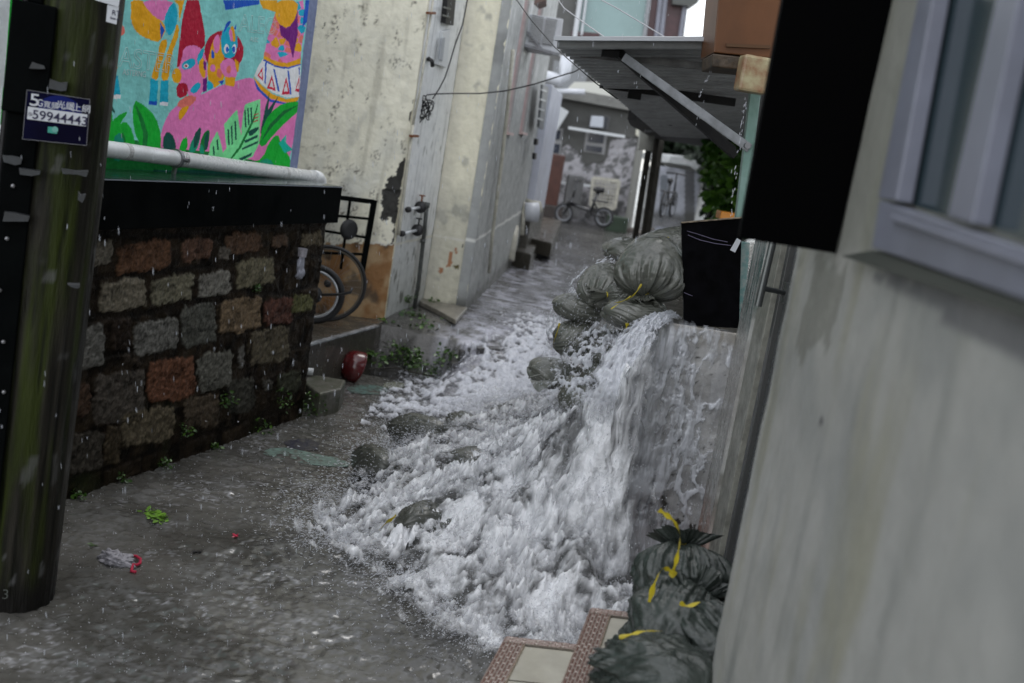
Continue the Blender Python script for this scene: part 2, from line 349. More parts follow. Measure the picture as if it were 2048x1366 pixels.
# ================================================================== house with the painted wall
S = 1/2.969
def C(p): return [(x*S, y*S) for x, y in p]
def W(r, g, b): return lin((r, g, b))
OCH, PNK, TEA, CRI, PUR, BLU, COR, AQU = W(214,156,30), W(214,126,176), W(40,160,186), W(160,12,56), W(104,24,112), W(8,84,176), W(232,120,110), W(132,194,190)
GR1, GR2, GR3, LGR, WHT = W(16,158,56), W(8,112,52), W(4,74,66), W(128,214,150), W(222,222,232)
LAV = W(112,120,146)
shapes = [
 (PNK, [(950,1000),(948,800),(1000,670),(1060,620),(1120,600),(1200,560),(1300,510),(1400,480),(1500,455),(1520,500),(1560,560),(1640,600),(1780,600),(1770,700),(1730,900),(1700,1000)], 2),
 (OCH, [(775,0),(850,0),(900,60),(950,110),(990,170),(950,250),(900,240),(840,215),(800,180),(775,120),(780,50)], 1),
 (PNK, [(838,0),(1035,0),(1000,60),(975,130),(925,105),(880,60)], 1),
 (COR, [(685,130),(735,150),(745,205),(680,218)], 1),
 (OCH, [(1030,0),(1095,0),(1065,130),(1060,30)], 0),
 (OCH, [(950,240),(1000,230),(975,330),(945,400),(938,480),(895,470),(915,400),(940,320)], 1),
 (OCH, [(1050,130),(1070,190),(1015,330),(1002,485),(955,478),(968,380),(1000,290),(1035,200)], 1),
 (TEA, [(1040,10),(1062,110),(1015,220),(985,190),(972,110),(1010,30)], 2),
 (BLU, [(950,130),(978,180),(955,235)], 0),
 (TEA, [(895,465),(940,480),(932,605),(884,600)], 0), (BLU, [(884,596),(932,602),(932,624),(882,620)], 0),
 (TEA, [(955,475),(1000,480),(998,610),(948,605)], 0), (WHT, [(950,605),(998,610),(995,630),(948,626)], 0),
 (OCH, [(690,190),(665,300),(650,430),(695,445),(700,300),(715,210)], 1),
 (TEA, [(655,445),(700,450),(716,565),(668,560)], 0), (WHT, [(668,560),(716,565),(715,588),(668,584)], 0),
 (CRI, [(1110,0),(1180,0),(1192,60),(1217,200),(1217,270),(1160,330),(1110,380),(1050,400),(1060,290),(1085,100)], 0),
 (CRI, [(1330+118*math.cos(t*.35), 305+125*math.sin(t*.35)) for t in range(18)], 1),
 (PNK, [(1090,280),(1150,265),(1200,290),(1228,350),(1232,470),(1200,560),(1150,600),(1100,540),(1060,500),(1050,430),(1080,350)], 1),
 (TEA, [(1080,372),(1150,338),(1165,380),(1130,410),(1080,415)], 1), (TEA, [(1165,340),(1205,280),(1212,310),(1180,400)], 1), (OCH, [(1175,370),(1215,330),(1222,470),(1190,450)], 1),
 (OCH, [(1050+29*math.cos(t*.5), 450+46*math.sin(t*.5)) for t in range(13)], 0),
 (WHT, [(1085,392),(1105,376),(1125,392),(1105,408)], 1), (CRI, [(1096,392),(1105,382),(1116,392),(1105,402)], 1),
 (CRI, [(1045,500),(1110,488),(1122,560),(1052,592)], 1), (TEA, [(1120,540),(1170,485),(1200,500),(1160,560)], 1), (COR, [(1050,610),(1120,560),(1180,580),(1120,640),(1060,640)], 1),
 (OCH, [(1060,650),(1130,620),(1100,680),(1062,725)], 1), (PUR, [(1205,470),(1230,460),(1228,540),(1205,550)], 0), (PUR, [(1208,360),(1225,370),(1222,420),(1210,410)], 0),
 (OCH, [(1238,340),(1262,240),(1300,195),(1332,330),(1340,470),(1260,535),(1228,450)], 1),
 (PNK, [(1262,240),(1300,190),(1310,280),(1280,330)], 1), (TEA, [(1232,470),(1270,500),(1262,530),(1228,535)], 1), (COR, [(1290,400),(1325,420),(1310,470),(1285,450)], 1), (BLU, [(1255,290),(1272,310),(1275,345),(1255,350)], 1), (PNK, [(1250,380),(1280,390),(1275,430),(1248,420)], 1), (BLU, [(1295,485),(1330,475),(1320,505)], 0),
 (TEA, [(1308,200),(1360,150),(1408,200),(1412,290),(1382,352),(1318,335)], 1),
 (BLU, [(1322,205),(1345,130),(1378,122),(1350,165)], 1), (BLU, [(1388,170),(1405,142),(1402,180)], 0), (OCH, [(1365,160),(1388,152),(1402,245),(1380,250)], 1), (PNK, [(1358,180),(1375,170),(1385,240),(1370,250)], 1),
 (PNK, [(1308,370),(1368,338),(1412,390),(1402,472),(1340,465),(1308,410)], 1), (OCH, [(1335,455),(1400,462),(1390,515),(1338,505)], 0), (OCH, [(1392,340),(1424,380),(1412,440),(1398,400)], 1),
 (COR, [(1340,400),(1370,385),(1372,430),(1350,440)], 1),
 (WHT, [(1345+15*math.cos(t*.5), 290+28*math.sin(t*.5)) for t in range(13)], 0), (WHT, [(1391+13*math.cos(t*.5), 290+28*math.sin(t*.5)) for t in range(13)], 0),
 (BLU, [(1349+9*math.cos(t*.5), 294+19*math.sin(t*.5)) for t in range(13)], 0), (BLU, [(1388+9*math.cos(t*.5), 294+19*math.sin(t*.5)) for t in range(13)], 0),
 (BLU, [(1325,0),(1540,0),(1540,25),(1340,60)], 0), (OCH, [(1540,0),(1645,0),(1640,72),(1560,50)], 0),
 ('scale', [(1640,60),(1800,0),(1815,150),(1795,250),(1785,350),(1700,385),(1640,365),(1566,330),(1590,220),(1625,110)], 0),
 (PUR, [(1655,130),(1700,170),(1768,60),(1768,200),(1740,345),(1715,250),(1668,210)], 0),
 (OCH, [(1645,0),(1772,0),(1760,100),(1712,172),(1650,140),(1630,70)], 1),
 (BLU, [(1815,0),(1842,0),(1838,110),(1795,165),(1805,80)], 0),
 (OCH, [(1565,328),(1640,365),(1700,375),(1785,345),(1785,378),(1700,402),(1640,392),(1565,352)], 0),
 (WHT, [(1560,352),(1640,395),(1710,405),(1785,382),(1780,575),(1700,580),(1620,550),(1560,505),(1510,450),(1530,400)], 0),
 (OCH, [(1503,452),(1560,512),(1620,560),(1700,588),(1775,575),(1768,602),(1700,607),(1610,588),(1540,535)], 0),
 (BLU, [(1503,452),(1508,470),(1545,530),(1610,590),(1700,612),(1768,600),(1768,612),(1700,624),(1600,602),(1525,530)], 0),
 (BLU, [(1565,350),(1640,391),(1710,400),(1785,378),(1785,386),(1710,410),(1640,400),(1563,360)], 0),
 (BLU, [(1575,370),(1585,372),(1578,500),(1570,490)], 0), (BLU, [(1622,410),(1632,412),(1662,545),(1650,545)], 0), (BLU, [(1706,420),(1716,420),(1732,560),(1722,560)], 0), (BLU, [(1772,400),(1780,398),(1780,470)], 0),
 ('tri', [(1528,450),(1558,400),(1562,480)], 0), ('tri', [(1585,525),(1615,445),(1638,540)], 0), ('tri', [(1672,562),(1700,455),(1722,560)], 0), ('tri', [(1752,540),(1778,450),(1778,548)], 0),
 # planting along the bottom
 (GR2, [(590,840),(700,800),(960,880),(1240,900),(1500,950),(1720,990),(1720,1080),(590,1060)], 0),
 (GR1, [(600,720),(640,610),(672,680),(668,860),(600,860)], 1), (GR3, [(622,620),(660,612),(690,680),(664,660)], 1), (GR1, [(640,760),(690,690),(770,655),(720,720),(668,880)], 1),
 (GR1, [(692,770),(740,712),(792,780),(805,905),(690,900)], 1), (GR2, [(710,800),(740,780),(750,900),(712,900)], 1), (W(30,130,110), [(672,820),(715,780),(740,850),(720,960),(670,950)], 1),
 (GR1, [(790,590),(855,622),(925,692),(957,800),(952,905),(850,900),(788,760)], 1), (GR2, [(795,600),(850,700),(880,800),(870,900),(845,900),(850,790)], 0),
 (GR3, [(976,785),(1022,790),(1047,860),(1040,905),(962,890)], 1),
 (GR1, [(1060,900),(1080,830),(1115,805),(1110,900)], 1), (W(24,138,108), [(1115,905),(1140,830),(1190,745),(1195,800),(1165,905)], 1), (GR3, [(1150,800),(1195,745),(1190,820),(1150,900)], 1),
 (GR2, [(1180,905),(1200,800),(1245,760),(1245,830),(1215,910)], 1), (W(24,138,108), [(1180,880),(1200,850),(1215,910),(1190,915)], 1), (GR3, [(1210,830),(1240,762),(1236,880),(1215,900)], 1),
 (GR3, [(1545,790),(1575,640),(1600,550),(1592,650),(1655,568),(1602,690),(1560,800)], 0),
 (GR1, [(1535,850),(1570,720),(1640,632),(1740,598),(1797,612),(1780,655),(1700,722),(1620,805),(1560,880)], 1),
 (W(0,100,50), [(1545,850),(1600,740),(1680,660),(1780,618),(1690,678),(1610,760)], 0),
 (GR1, [(1560,940),(1600,840),(1650,790),(1672,860),(1732,950),(1715,1010),(1480,975)], 1), (W(40,170,150), [(1655,850),(1700,800),(1700,850),(1740,890),(1690,910)], 0), (W(24,138,108), [(1530,960),(1600,935),(1645,1010),(1560,1010)], 1),
 (LGR, [(1238,925),(1250,850),(1290,780),(1310,840),(1322,905),(1345,880),(1330,740),(1380,680),(1408,650),(1420,740),(1432,800),(1440,700),(1455,620),(1545,588),(1545,700),(1540,850),(1500,930),(1430,960),(1340,945)], 0),
 (GR2, [(1362,948),(1420,870),(1500,710),(1530,615),(1533,625),(1508,720),(1430,880),(1372,950)], 0),
 (GR3, [(1470,780),(1535,750),(1535,770),(1485,815)], 1), (GR3, [(1435,880),(1535,835),(1530,850),(1440,890)], 0), (GR3, [(1450,835),(1530,800),(1530,815),(1455,850)], 0), (GR3, [(1420,940),(1500,905),(1490,925),(1430,955)], 0),
] + [(GR3, [(x, y), (x+9, y-4), (x+14, y+s), (x+5, y+s)], 0) for x, y, s in ((1350,770,90),(1370,750,110),(1392,720,110),(1450,655,100),(1468,645,100),(1486,640,90),(1262,870,50),(1285,830,60))] \
  + [(W(170,60,70), [(x, y), (x+28, y-10), (x+26, y-2), (x, y+6)], 0) for x, y in ((1508,680),(1506,720),(1508,700))]
shapes = [(c, C(chaikin(p, k) if k else p), k) for c, p, k in shapes]
EDGE = C([(1838,-300),(1895,-300),(1884,0),(1760,1010),(1758,1100),(1718,1100),(1722,985),(1772,600),(1800,300),(1838,0)])
def mural_fn(X, Y, P, A, B):
    n = len(X); u = X/S; v = Y/S
    xw = X+.35*perlin(A*60, B*60, 3); yw = Y+.35*perlin(A*60, B*60+7, 4)
    c = full(AQU, n)*(1+.10*fbm(A*9, B*9, 4, 4))[:, None]
    for kc, poly, k in shapes:
        px = [p[0] for p in poly]; py = [p[1] for p in poly]
        bb = (xw > min(px)-2) & (xw < max(px)+2) & (yw > min(py)-2) & (yw < max(py)+2)
        if not bb.any(): continue
        ii = np.where(bb)[0]; m = ii[inside(poly, xw[ii], yw[ii])]
        if isinstance(kc, str):
            if kc == 'scale':
                f1, f2, idd = cells(X[m]/15, Y[m]/15, 9); pal = np.array([PNK, COR, TEA, PNK, COR, OCH]); cc = pal[idd % 6]; cc[(f2-f1) < .10] = PNK; c[m] = cc
            else:
                c[m] = W(190,40,70); qx = sum(px)/3; qy = sum(py)/3; sm = [(qx+(a-qx)*.5, qy+(b-qy)*.5) for a, b in poly]; mi = m[inside(sm, xw[m], yw[m])]; c[mi] = WHT
        else: c[m] = kc
    c = np.where((v > 1010)[:, None] & (u < 1760)[:, None], np.array(W(10,80,70)), c)
    m = inside(EDGE, X, Y); c[m] = LAV
    c[(u > 1884-.1235*v) ] = LAV
    c[(u < 152) & (v > -400)] = GR1
    c[(u < 62-.08*v)] = W(200,204,204)
    wb = sst(.1, .6, fbm(A*4, B*3, 4, 50))*.22; c = mixc(c, c*.55, wb)
    g_ = c.mean(1, keepdims=True); c = np.clip(g_+(c-g_)*1.12, .004, .95)
    return .0015*fbm(A*30, B*30, 3, 5), np.minimum(c*1.28, .9)
m_mural = mat('painted_plaster', attr=True, rough=.6, spec=.2, rvar=.12, var=.22, vscale=14, bump=.002, bscale=60)
ha = thing('mural_house', 'house end wall painted with a bright mural of patchwork animals, drum and jungle leaves', 'house')
mo = MURAL.at(593, 337); mr = mo + MURAL.u*.012; Lm = 3.45
base = Vector((mr.x, mr.y, 1.66)) - MURAL.u*Lm
cut = 2.05
panel('painted_wall', base, MURAL.u*Lm, (0, 0, 1.75), MURAL.n, .0052, mural_fn, m_mural, ha, .15)
# body of the house behind and above
m_housew = mat('weathered_white_wall', (.5, .51, .5), rough=.7, var=.3, vscale=3, bump=.004, bscale=30)
hb = MB(); b0 = Vector((mr.x, mr.y, 0)) - MURAL.n*.16 - MURAL.u*.02; b1 = b0 - MURAL.u*7
hb.prism([Vector((q.x, q.y, -.1)) for q in (b0, b1, b1-MURAL.n*4, b0-MURAL.n*4)], (0, 0, 3.5)); hb.build('house_body', m_housew, ha)
ub = MB(); b0 = Vector((mr.x, mr.y, 0)); b1 = b0 - MURAL.u*7
ub.prism([Vector((q.x, q.y, 3.42)) for q in (b0, b1, b1-MURAL.n*4, b0-MURAL.n*4)], (0, 0, 2.)); ub.build('upper_wall', m_housew, ha)
# chalk lettering on the mural
m_chalk = mat('white_chalk', (.50, .66, .66), rough=.8)
def mur_text(body, px, py, px2, py2, size, xs=1.):
    o = MURAL.at(px, py, .003); q = MURAL.at(px2, py2, .003); u = (q-o).normalized(); n = MURAL.n; v = n.cross(u)
    if v.z < 0: v = -v
    return text_mesh('lettering', body, o, u, v, n, size, m_chalk, ha, xs=xs)
def outline_text(body, px, py, px2, py2, size, xs=1.):
    cu = bpy.data.curves.new('t', 'FONT'); cu.body = body; cu.size = size; cu.fill_mode = 'NONE'; cu.bevel_depth = .0016; cu.bevel_resolution = 0
    to = bpy.data.objects.new('tmp', cu); col.objects.link(to); me = bpy.data.meshes.new_from_object(to.evaluated_get(bpy.context.evaluated_depsgraph_get())); bpy.data.objects.remove(to)
    o = MURAL.at(px, py, .003); q = MURAL.at(px2, py2, .003); u = (q-o).normalized(); n = MURAL.n; v = n.cross(u)
    if v.z < 0: v = -v
    o = o - n*.0012; me.transform(Matrix(((u.x*xs, v.x, n.x*.4, o.x), (u.y*xs, v.y, n.y*.4, o.y), (u.z*xs, v.z, n.z*.4, o.z), (0, 0, 0, 1)))); me.materials.clear(); me.materials.append(m_chalk); me.name = 'outlined_lettering'
    ob = bpy.data.objects.new('outlined_lettering', me); col.objects.link(ob); ob.parent = ha
outline_text('ASTER', 237, 132, 312, 142, .15, 1.15)
mur_text('ASTERNG', 245, 149, 278, 153, .045)
outline_text('ALEO', 478, 62, 540, 68, .15, 1.15)
mur_text('ALEC', 500, 82, 520, 85, .04)
# waste pipe along the painted wall
m_pvc = mat('white_pvc', (.72, .74, .74), rough=.3, rvar=.1, var=.35, vscale=9, bump=.0005, bscale=50)
m_dark = mat('dark_rubber', (.012, .012, .013), rough=.5)
m_steel = mat('dull_steel', (.25, .25, .26), rough=.4, metal=.8, rvar=.1)
PP = Plane(MURAL.a + MURAL.n*.10, 18.2)
pa, pb = PP.at(60, 277), PP.at(632, 355)
wp = thing('waste_pipe', 'long white plastic pipe with a worn bracket, laid over the dark coping', 'pipe')
MB().tube([pa-(pb-pa)*.5, pb], .046, 20).build('pipe_run', m_pvc, wp, smooth=True)
dv = (pb-pa).normalized()
el = [pb+dv*.0, pb+dv*.03+Vector((0, 0, -.004)), pb+dv*.055+Vector((0, 0, -.02)), pb+dv*.066+Vector((0, 0, -.05)), pb+dv*.066+Vector((0, 0, -.10))]
MB().tube([pb-dv*.06, *el], .052, 20).build('pipe_elbow', m_pvc, wp, smooth=True)
bc = PP.at(352, 317)
k = MB().tube([bc-dv*.012, bc+dv*.012], .056, 20); k.bar(bc+Vector((0, 0, -.05)), bc+Vector((0, 0, -.15))-dv*.02, .02, .02); k.lathe([(.012, -.02), (.012, .02)], bc+MURAL.n*.06+dv*.015, MURAL.n, 8)
k.build('bracket', m_steel, wp, smooth=False)
m_print = mat('faded_print', (.28, .28, .27), rough=.6, var=.9, vscale=160, vcol=(.7, .7, .7))
for f in (.25, .43, .84): 
    c = pa+(pb-pa)*f; MB().tube([c-dv*.018, c+dv*.018], .0475, 20).build('printed_band', m_print, wp)

# ================================================================== timber pole with cable boxes
pbz = gz(52, 1200, 0); 
polax = Plane(pbz, 95)
def pole_pt(px, py): return polax.at(px, py)
def pole_fn():
    n, k = 96, 240; V = []; Cc = []
    b = Vector((0, 0, 0)); 
    bot = gz(0, 1210); rt0 = polax.at(102, 1180); rt1 = polax.at(240, 0); rr = .175
    cx0 = rt0 - polax.u*rr; cx1 = rt1 - polax.u*rr; d = (cx1-cx0)/(cx1.z-cx0.z)
    th = np.linspace(0, 2*math.pi, n, endpoint=False); zz = np.linspace(-.3, 5., k)
    T, Zz = np.meshgrid(th, zz); T = T.ravel(); Zz = Zz.ravel()
    gr = fbm(T*9, Zz*.7, 4, 2); crk = sst(.12, .0, np.abs(fbm(T*5, Zz*.35, 4, 12)))
    r = rr + .004*gr - .006*crk
    Xc = cx0.x + d.x*(Zz-cx0.z) + np.cos(T)*r; Yc = cx0.y + d.y*(Zz-cx0.z) + np.sin(T)*r
    c = mixc((.012, .011, .008), (.034, .031, .024), sst(-.4, .5, fbm(T*12, Zz*1.2, 4, 6)))
    green = sst(0., .5, fbm(T*1.6+2, Zz*.8, 4, 9)+.38*np.cos(T+1.9)); c = mixc(c, (.032, .044, .006), .9*green); c = mixc(c, (.006, .006, .005), .8*sst(.3, .95, -np.cos(T)))  # moss, then the shade on the pole's left side darkened into the colour
    c = mixc(c, (.006, .006, .005), .8*crk)
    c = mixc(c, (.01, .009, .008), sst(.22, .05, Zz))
    tape = sst(.22, .3, fbm(T*3, Zz*7, 3, 14)) * ((np.abs((Zz % .42)-.2) < .06)); c = mixc(c, (.14, .14, .14), .55*tape*sst(0, .3, perlin(T*2, Zz*3, 44)))
    i = np.arange(n*k).reshape(k, n); F = np.stack([i[:-1], np.roll(i, -1, 1)[:-1], np.roll(i, -1, 1)[1:], i[1:]], -1).reshape(-1, 4)
    return np.stack([Xc, Yc, Zz], 1), F, c, cx0, d, rr
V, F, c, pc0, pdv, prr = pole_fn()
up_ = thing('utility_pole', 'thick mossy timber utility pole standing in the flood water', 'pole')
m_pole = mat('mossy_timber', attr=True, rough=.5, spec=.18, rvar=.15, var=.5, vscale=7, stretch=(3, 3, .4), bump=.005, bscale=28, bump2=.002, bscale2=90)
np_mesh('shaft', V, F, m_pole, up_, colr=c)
def paxis(z): return Vector((pc0.x+pdv.x*(z-pc0.z), pc0.y+pdv.y*(z-pc0.z), z))
pn = Vector((-pc0.x, -pc0.y, 0)).normalized(); pr = Vector((pn.y, -pn.x, 0))
if pr.x < 0: pr = -pr
cg_ = MB()
for z0_, z1_, w_, dd in ((-.1, 2.02, .11, .09), (2.02, 2.42, .15, .13), (2.42, 5, .05, .05)):
    A_ = paxis(z0_) - pr*.135 + pn*.135; B_ = paxis(z1_) - pr*.135 + pn*.135
    cg_.bar(A_, B_, w_, dd, up=pn)
cg_.build('cable_guard', m_black, up_, bevel=.006)
cb2 = MB()
for o_ in (-.20, -.17):
    cb2.tube([paxis(z)-pr*(-o_)+pn*(.06+.01*math.sin(z*3)) for z in np.linspace(0, 5, 12)], .012, 8)
cb2.tube([paxis(3.0)-pr*.02+pn*.18, paxis(2.72)-pr*.0+pn*.19, paxis(2.62)-pr*.06+pn*.185, paxis(2.6)-pr*.14+pn*.18], .007, 8)
cb2.build('cable', m_dark, up_, smooth=True)
rnd = random.Random(4)
for i in range(13):
    k = MB(); z = .15+i*.2; k.lathe([(.009, 0), (.007, .008), (.001, .01)], paxis(z)-pr*(.10+.06*rnd.random())+pn*.183, pn, 8); k.build('bolt_head', m_steel, up_)
# torn sticker remains
k = MB(); m_tape = mat('torn_tape', (.045, .05, .055), rough=.5, var=.8, vscale=30, vcol=(.03, .03, .03))
for px, py, ww, hh in ((75, 133, .045, .018), (118, 172, .06, .03), (25, 320, .06, .03), (60, 345, .07, .02), (150, 345, .09, .018), (30, 435, .08, .03), (150, 572, .04, .012), (165, 395, .022, .03),):
    q = polax.at(px, py, .21) if px > 100 else polax.at(px, py, .25)
    pts = [q + pr*(a*ww+rnd.uniform(-.006, .006)) + Vector((0, 0, b*hh+rnd.uniform(-.005, .005))) for a, b in ((-.5, -.5), (.1, -.6), (.5, -.4), (.55, .5), (0, .4), (-.5, .55))]
    MB().prism(pts, -pn*.05).build('torn_sticker', m_tape, up_)
# advertising board
SG = Plane(paxis(2)+pn*.235+pr*.0, math.degrees(math.atan2(pr.x, pr.y)))
sg = thing('advert_board', 'dark blue board with white phone number strapped to the mossy pole', 'sign')
sgn = SG.n
def quad(pl, px, off=0.): return [pl.at(x, y, off) for x, y in px]
m_navy = mat('navy_print', (.003, .0025, .014), rough=.4, spec=.04, var=.5, vcol=(.004, .005, .035), vscale=5)
m_whp = mat('white_print', (.62, .64, .68), rough=.4); m_navt = mat('navy_text', (.01, .008, .05), rough=.4); m_grn = mat('teal_print', (.04, .32, .25), rough=.4); m_bluep = mat('blue_glow_print', (.006, .012, .12), rough=.4, spec=.1)
MB().prism(quad(SG, [(54, 180), (180, 199), (173, 291), (45, 278)]), -sgn*.004).build('board', m_navy, sg)
k = MB(); k.m = 0
e_ = quad(SG, [(54, 180), (180, 199), (173, 291), (45, 278)], .0008)
for i in range(4): k.bar(e_[i], e_[(i+1) % 4], .0016, .0012, up=sgn)
k.build('edge_line', mat('edge_print', (.2, .2, .22), rough=.5), sg)
MB().prism([SG.at(x, y, .002) for x, y in chaikin([(56, 213), (175, 229), (172, 253), (54, 238)], 0)], sgn*.001).build('number_plate', m_whp, sg)
g = MB(); ctr = SG.at(120, 222, .0012); ux = (SG.at(160, 228)-SG.at(80, 217)).normalized(); uz = sgn.cross(ux); uz = uz if uz.z > 0 else -uz
g.prism([ctr+ux*.075*math.cos(t*math.pi/12)+uz*.055*math.sin(t*math.pi/12)*(1 if t <= 12 else .2) for t in range(24)], sgn*.0006); g.build('blue_globe', m_bluep, sg)
g = MB(); g.tube([SG.at(120+30*math.cos(t), 226+4-16*math.sin(t), .004) for t in np.linspace(.4, 2.7, 14)], .0008, 5); g.build('globe_arc', m_whp, sg)
def sgt(body, x, y, x2, y2, size, m=m_whp, xs=1., bold=.0, off=.003):
    o = SG.at(x, y, off); q = SG.at(x2, y2, off); u = (q-o).normalized(); v = sgn.cross(u); v = v if v.z > 0 else -v
    return text_mesh('lettering', body, o, u, v, sgn, size, m, sg, bold=bold, xs=xs)
sgt('5', 57, 210, 100, 215.7, .062, xs=1.25, bold=.0004); sgt('G', 73, 211.5, 100, 215.5, .036, xs=.85)
sgt('寬頻', 86, 213, 110, 216.5, .026); sgt('光纖', 112, 215, 140, 219, .032); sgt('上網', 144, 220, 170, 224, .032)
sgt('59944443', 63.5, 236.5, 170, 251, .0455, m_navt, xs=1.05, bold=.0005, off=.0045)
k = MB(); cc_ = SG.at(60.5, 228, .0048); k.tube([cc_+ux*.006*math.cos(t)+uz*.006*math.sin(t) for t in np.linspace(0, 6.28, 13)], .0007, 5); k.bar(cc_-ux*.003+uz*.003, cc_+ux*.003-uz*.003, .002, .002, up=sgn); k.build('phone_icon', m_navt, sg)
MB().prism(quad(SG, [(96, 253), (115, 255), (114, 268), (95, 265)], .002), sgn*.001).build('teal_badge', m_grn, sg)
k = MB(); k.lathe([(.011, 0), (.011, .001)], SG.at(110, 259, .004), sgn, 16); k.build('round_badge', mat('badge', (.15, .4, .35), rough=.4), sg)
# small white plates at the top
TP = Plane(paxis(2.6)+pn*.20+pr*.0, math.degrees(math.atan2(pr.x, pr.y)))
tg = thing('number_plate', 'small white plate reading RT on the upper right of the mossy pole', 'sign')
MB().prism(quad(TP, [(215, 9), (238, 14), (233, 49), (212, 43)]), -sgn*.003).build('plate', m_whp, tg)
def tpt(body, x, y, x2, y2, size, off=.001):
    o = TP.at(x, y, off); q = TP.at(x2, y2, off); u = (q-o).normalized(); v = sgn.cross(u); v = v if v.z > 0 else -v
    return text_mesh('lettering', body, o, u, v, sgn, size, m_navt, tg, bold=.0003)
tpt('RT-', 223, 29, 238, 32, .025); tpt('Data of', 220, 37, 238, 41, .010)
tg2 = MB().prism(quad(TP, [(190, -25), (242, -14), (237, 14), (190, 0)], .004), -sgn*.003).build('white_plate', m_whp)
tag(tg2, 'blank white plate above the small RT plate on the pole', 'sign')
# chalk mark
text_mesh('chalk_mark', '3', polax.at(2, 1198, .20), pr, Vector((0, 0, 1)), pn, .06, mat('faint_chalk', (.09, .10, .09), rough=.8), up_, bold=-.001)
# ================================================================== cream house on the left of the lane
def cc(p, s=.3367, ox=560, oy=0): return [(ox+x*s, oy+y*s) for x, y in p]
def c5(p): return cc(p, .2927, 560, 380)
m_plaster = mat('old_painted_plaster', attr=True, rough=.55, rvar=.15, var=.18, vscale=11, bump=.006, bscale=22, bump2=.0025, bscale2=90)
ch_ = thing('cream_house', 'peeling cream plaster house with grey side wall, at the corner of the lane', 'house')
CREAM, GREYW, PALE = (.85, .82, .67), (.33, .34, .33), (.58, .59, .56)
blk = [cc([(742,930),(748,965),(738,1010),(724,1170),(712,1260),(700,1330),(682,1366),(672,1320),(655,1290),(610,1300),(598,1270),(612,1150),(630,1090),(665,1045),(690,1030),(700,985),(722,960)]),
       cc([(780,655),(790,662),(788,705),(776,740),(764,722),(770,680)]), cc([(786,590),(796,592),(792,610),(786,606)]), cc([(262,130),(270,128),(268,165),(255,170)]), cc([(335,150),(345,158),(344,190),(338,186)]), cc([(325,235),(334,226),(332,250),(326,256)]),
       c5([(700,0),(830,0),(812,60),(800,140),(790,210),(770,150),(745,180),(730,205),(690,195),(690,150)]), c5([(790,215),(800,230),(785,330),(770,380),(765,350),(775,280)])]
def f1_fn(X, Y, P, A, B):
    n = len(X); wx = X+5*fbm(A*14, B*14, 4, 2)+1.5*perlin(A*60, B*60, 8); wy = Y+7*fbm(A*14, B*14+3, 4, 3)
    c = full(CREAM, n)*(1+.09*fbm(A*2.2, B*1.6, 4, 5))[:, None]
    grey = sst(.0, .6, fbm(A*1.5+4, B*1.1, 4, 25)); c = mixc(c, (.68, .68, .61), .8*grey); c = mixc(c, (.36, .36, .33), .5*sst(.15, .6, fbm(A*5, B*2.2, 5, 91))*sst(900, 640, X))
    low = sst(330, 470, Y) * sst(840, 620, X+.0*Y)
    mold = sst(.16, .5, fbm(A*9, B*6, 5, 31)+.42*low-.04+.2*fbm(A*1.5, B*1, 2, 55)); fine = sst(-.1, .4, fbm(A*40, B*34, 3, 33))
    c = mixc(c, (.10, .085, .06), .85*mold*fine)
    c = mixc(c, (.28, .26, .2), .35*sst(.2, .6, fbm(A*7, B*.8, 4, 81)))
    h = .004*fbm(A*9, B*9, 4, 7)
    base = wy > 487; c = np.where(base[:, None], mixc((.26, .125, .04), (.40, .27, .14), sst(-.3, .4, fbm(A*5, B*5, 4, 40))), c)
    line = (np.abs(wy-(484+.11*(X-745))) < 2.6) & (X > 735); c[line] = (.7, .68, .6)
    drk = sst(.1, .45, fbm(A*5, B*4, 4, 42)) * base * .75; c = mixc(c, (.04, .03, .02), drk)
    for p in blk:
        m = inside(p, wx, wy); c[m] = (.022, .021, .018); h = np.where(m, h-.006, h)
    return h, c
o1 = FACE1.a; Ld = 2.4
panel('front_wall', Vector((o1.x, o1.y, .3)) - FACE1.u*Ld, FACE1.u*Ld, (0, 0, 4.2), FACE1.n, .011, f1_fn, m_plaster, ch_, .1)
def streak(A, B, s, f=26): return fbm(A*f, B*1.3, 4, s)
def s2_fn(X, Y, P, A, B):
    n = len(X); c = full((.80, .81, .80), n)*(1+.05*fbm(A*4, B*2, 3, 2))[:, None]
    st_ = sst(.15, .6, streak(A, B, 12, 30)); c = mixc(c, (.34, .35, .35), .6*st_)
    wxx = A/.22
    low = sst(360, 600, Y); c = mixc(c, (.42, .43, .40), .8*low)
    mo_ = sst(.25, .55, fbm(A*14, B*5, 4, 14)+.3*low-.2); c = mixc(c, (.09, .09, .07), .8*mo_)
    edge = sst(.05, .0, A)*.8; c = mixc(c, (.62, .57, .40), edge)
    ln = (np.abs(Y-(488-.23*(X-794))) < 2.2); c[ln] = (.66, .64, .55)
    return .003*fbm(A*10, B*6, 4, 3), c
Ls = (Vector((C2.x, C2.y, 0))-Vector((C1.x, C1.y, 0)))
panel('return_wall', Vector((o1.x, o1.y, .3)), Ls, (0, 0, 4.2), SIDE2.n, .012, s2_fn, m_plaster, ch_, .1)
pch = [c5([(1155,420),(1185,425),(1180,480),(1160,530),(1135,525),(1150,470)]), c5([(1085,530),(1112,525),(1105,570),(1085,565)]), c5([(1200,400),(1214,398),(1212,440),(1202,440)])]
olv = [c5([(1250,510),(1268,500),(1266,545),(1240,550)]), c5([(1185,515),(1225,520),(1222,545),(1200,540)])]
bl2 = [c5([(1295,255),(1325,265),(1325,300),(1305,350),(1278,345),(1295,300)]), c5([(1270,370),(1310,360),(1305,400),(1285,405)]), c5([(1240,370),(1255,372),(1250,395),(1240,390)])]
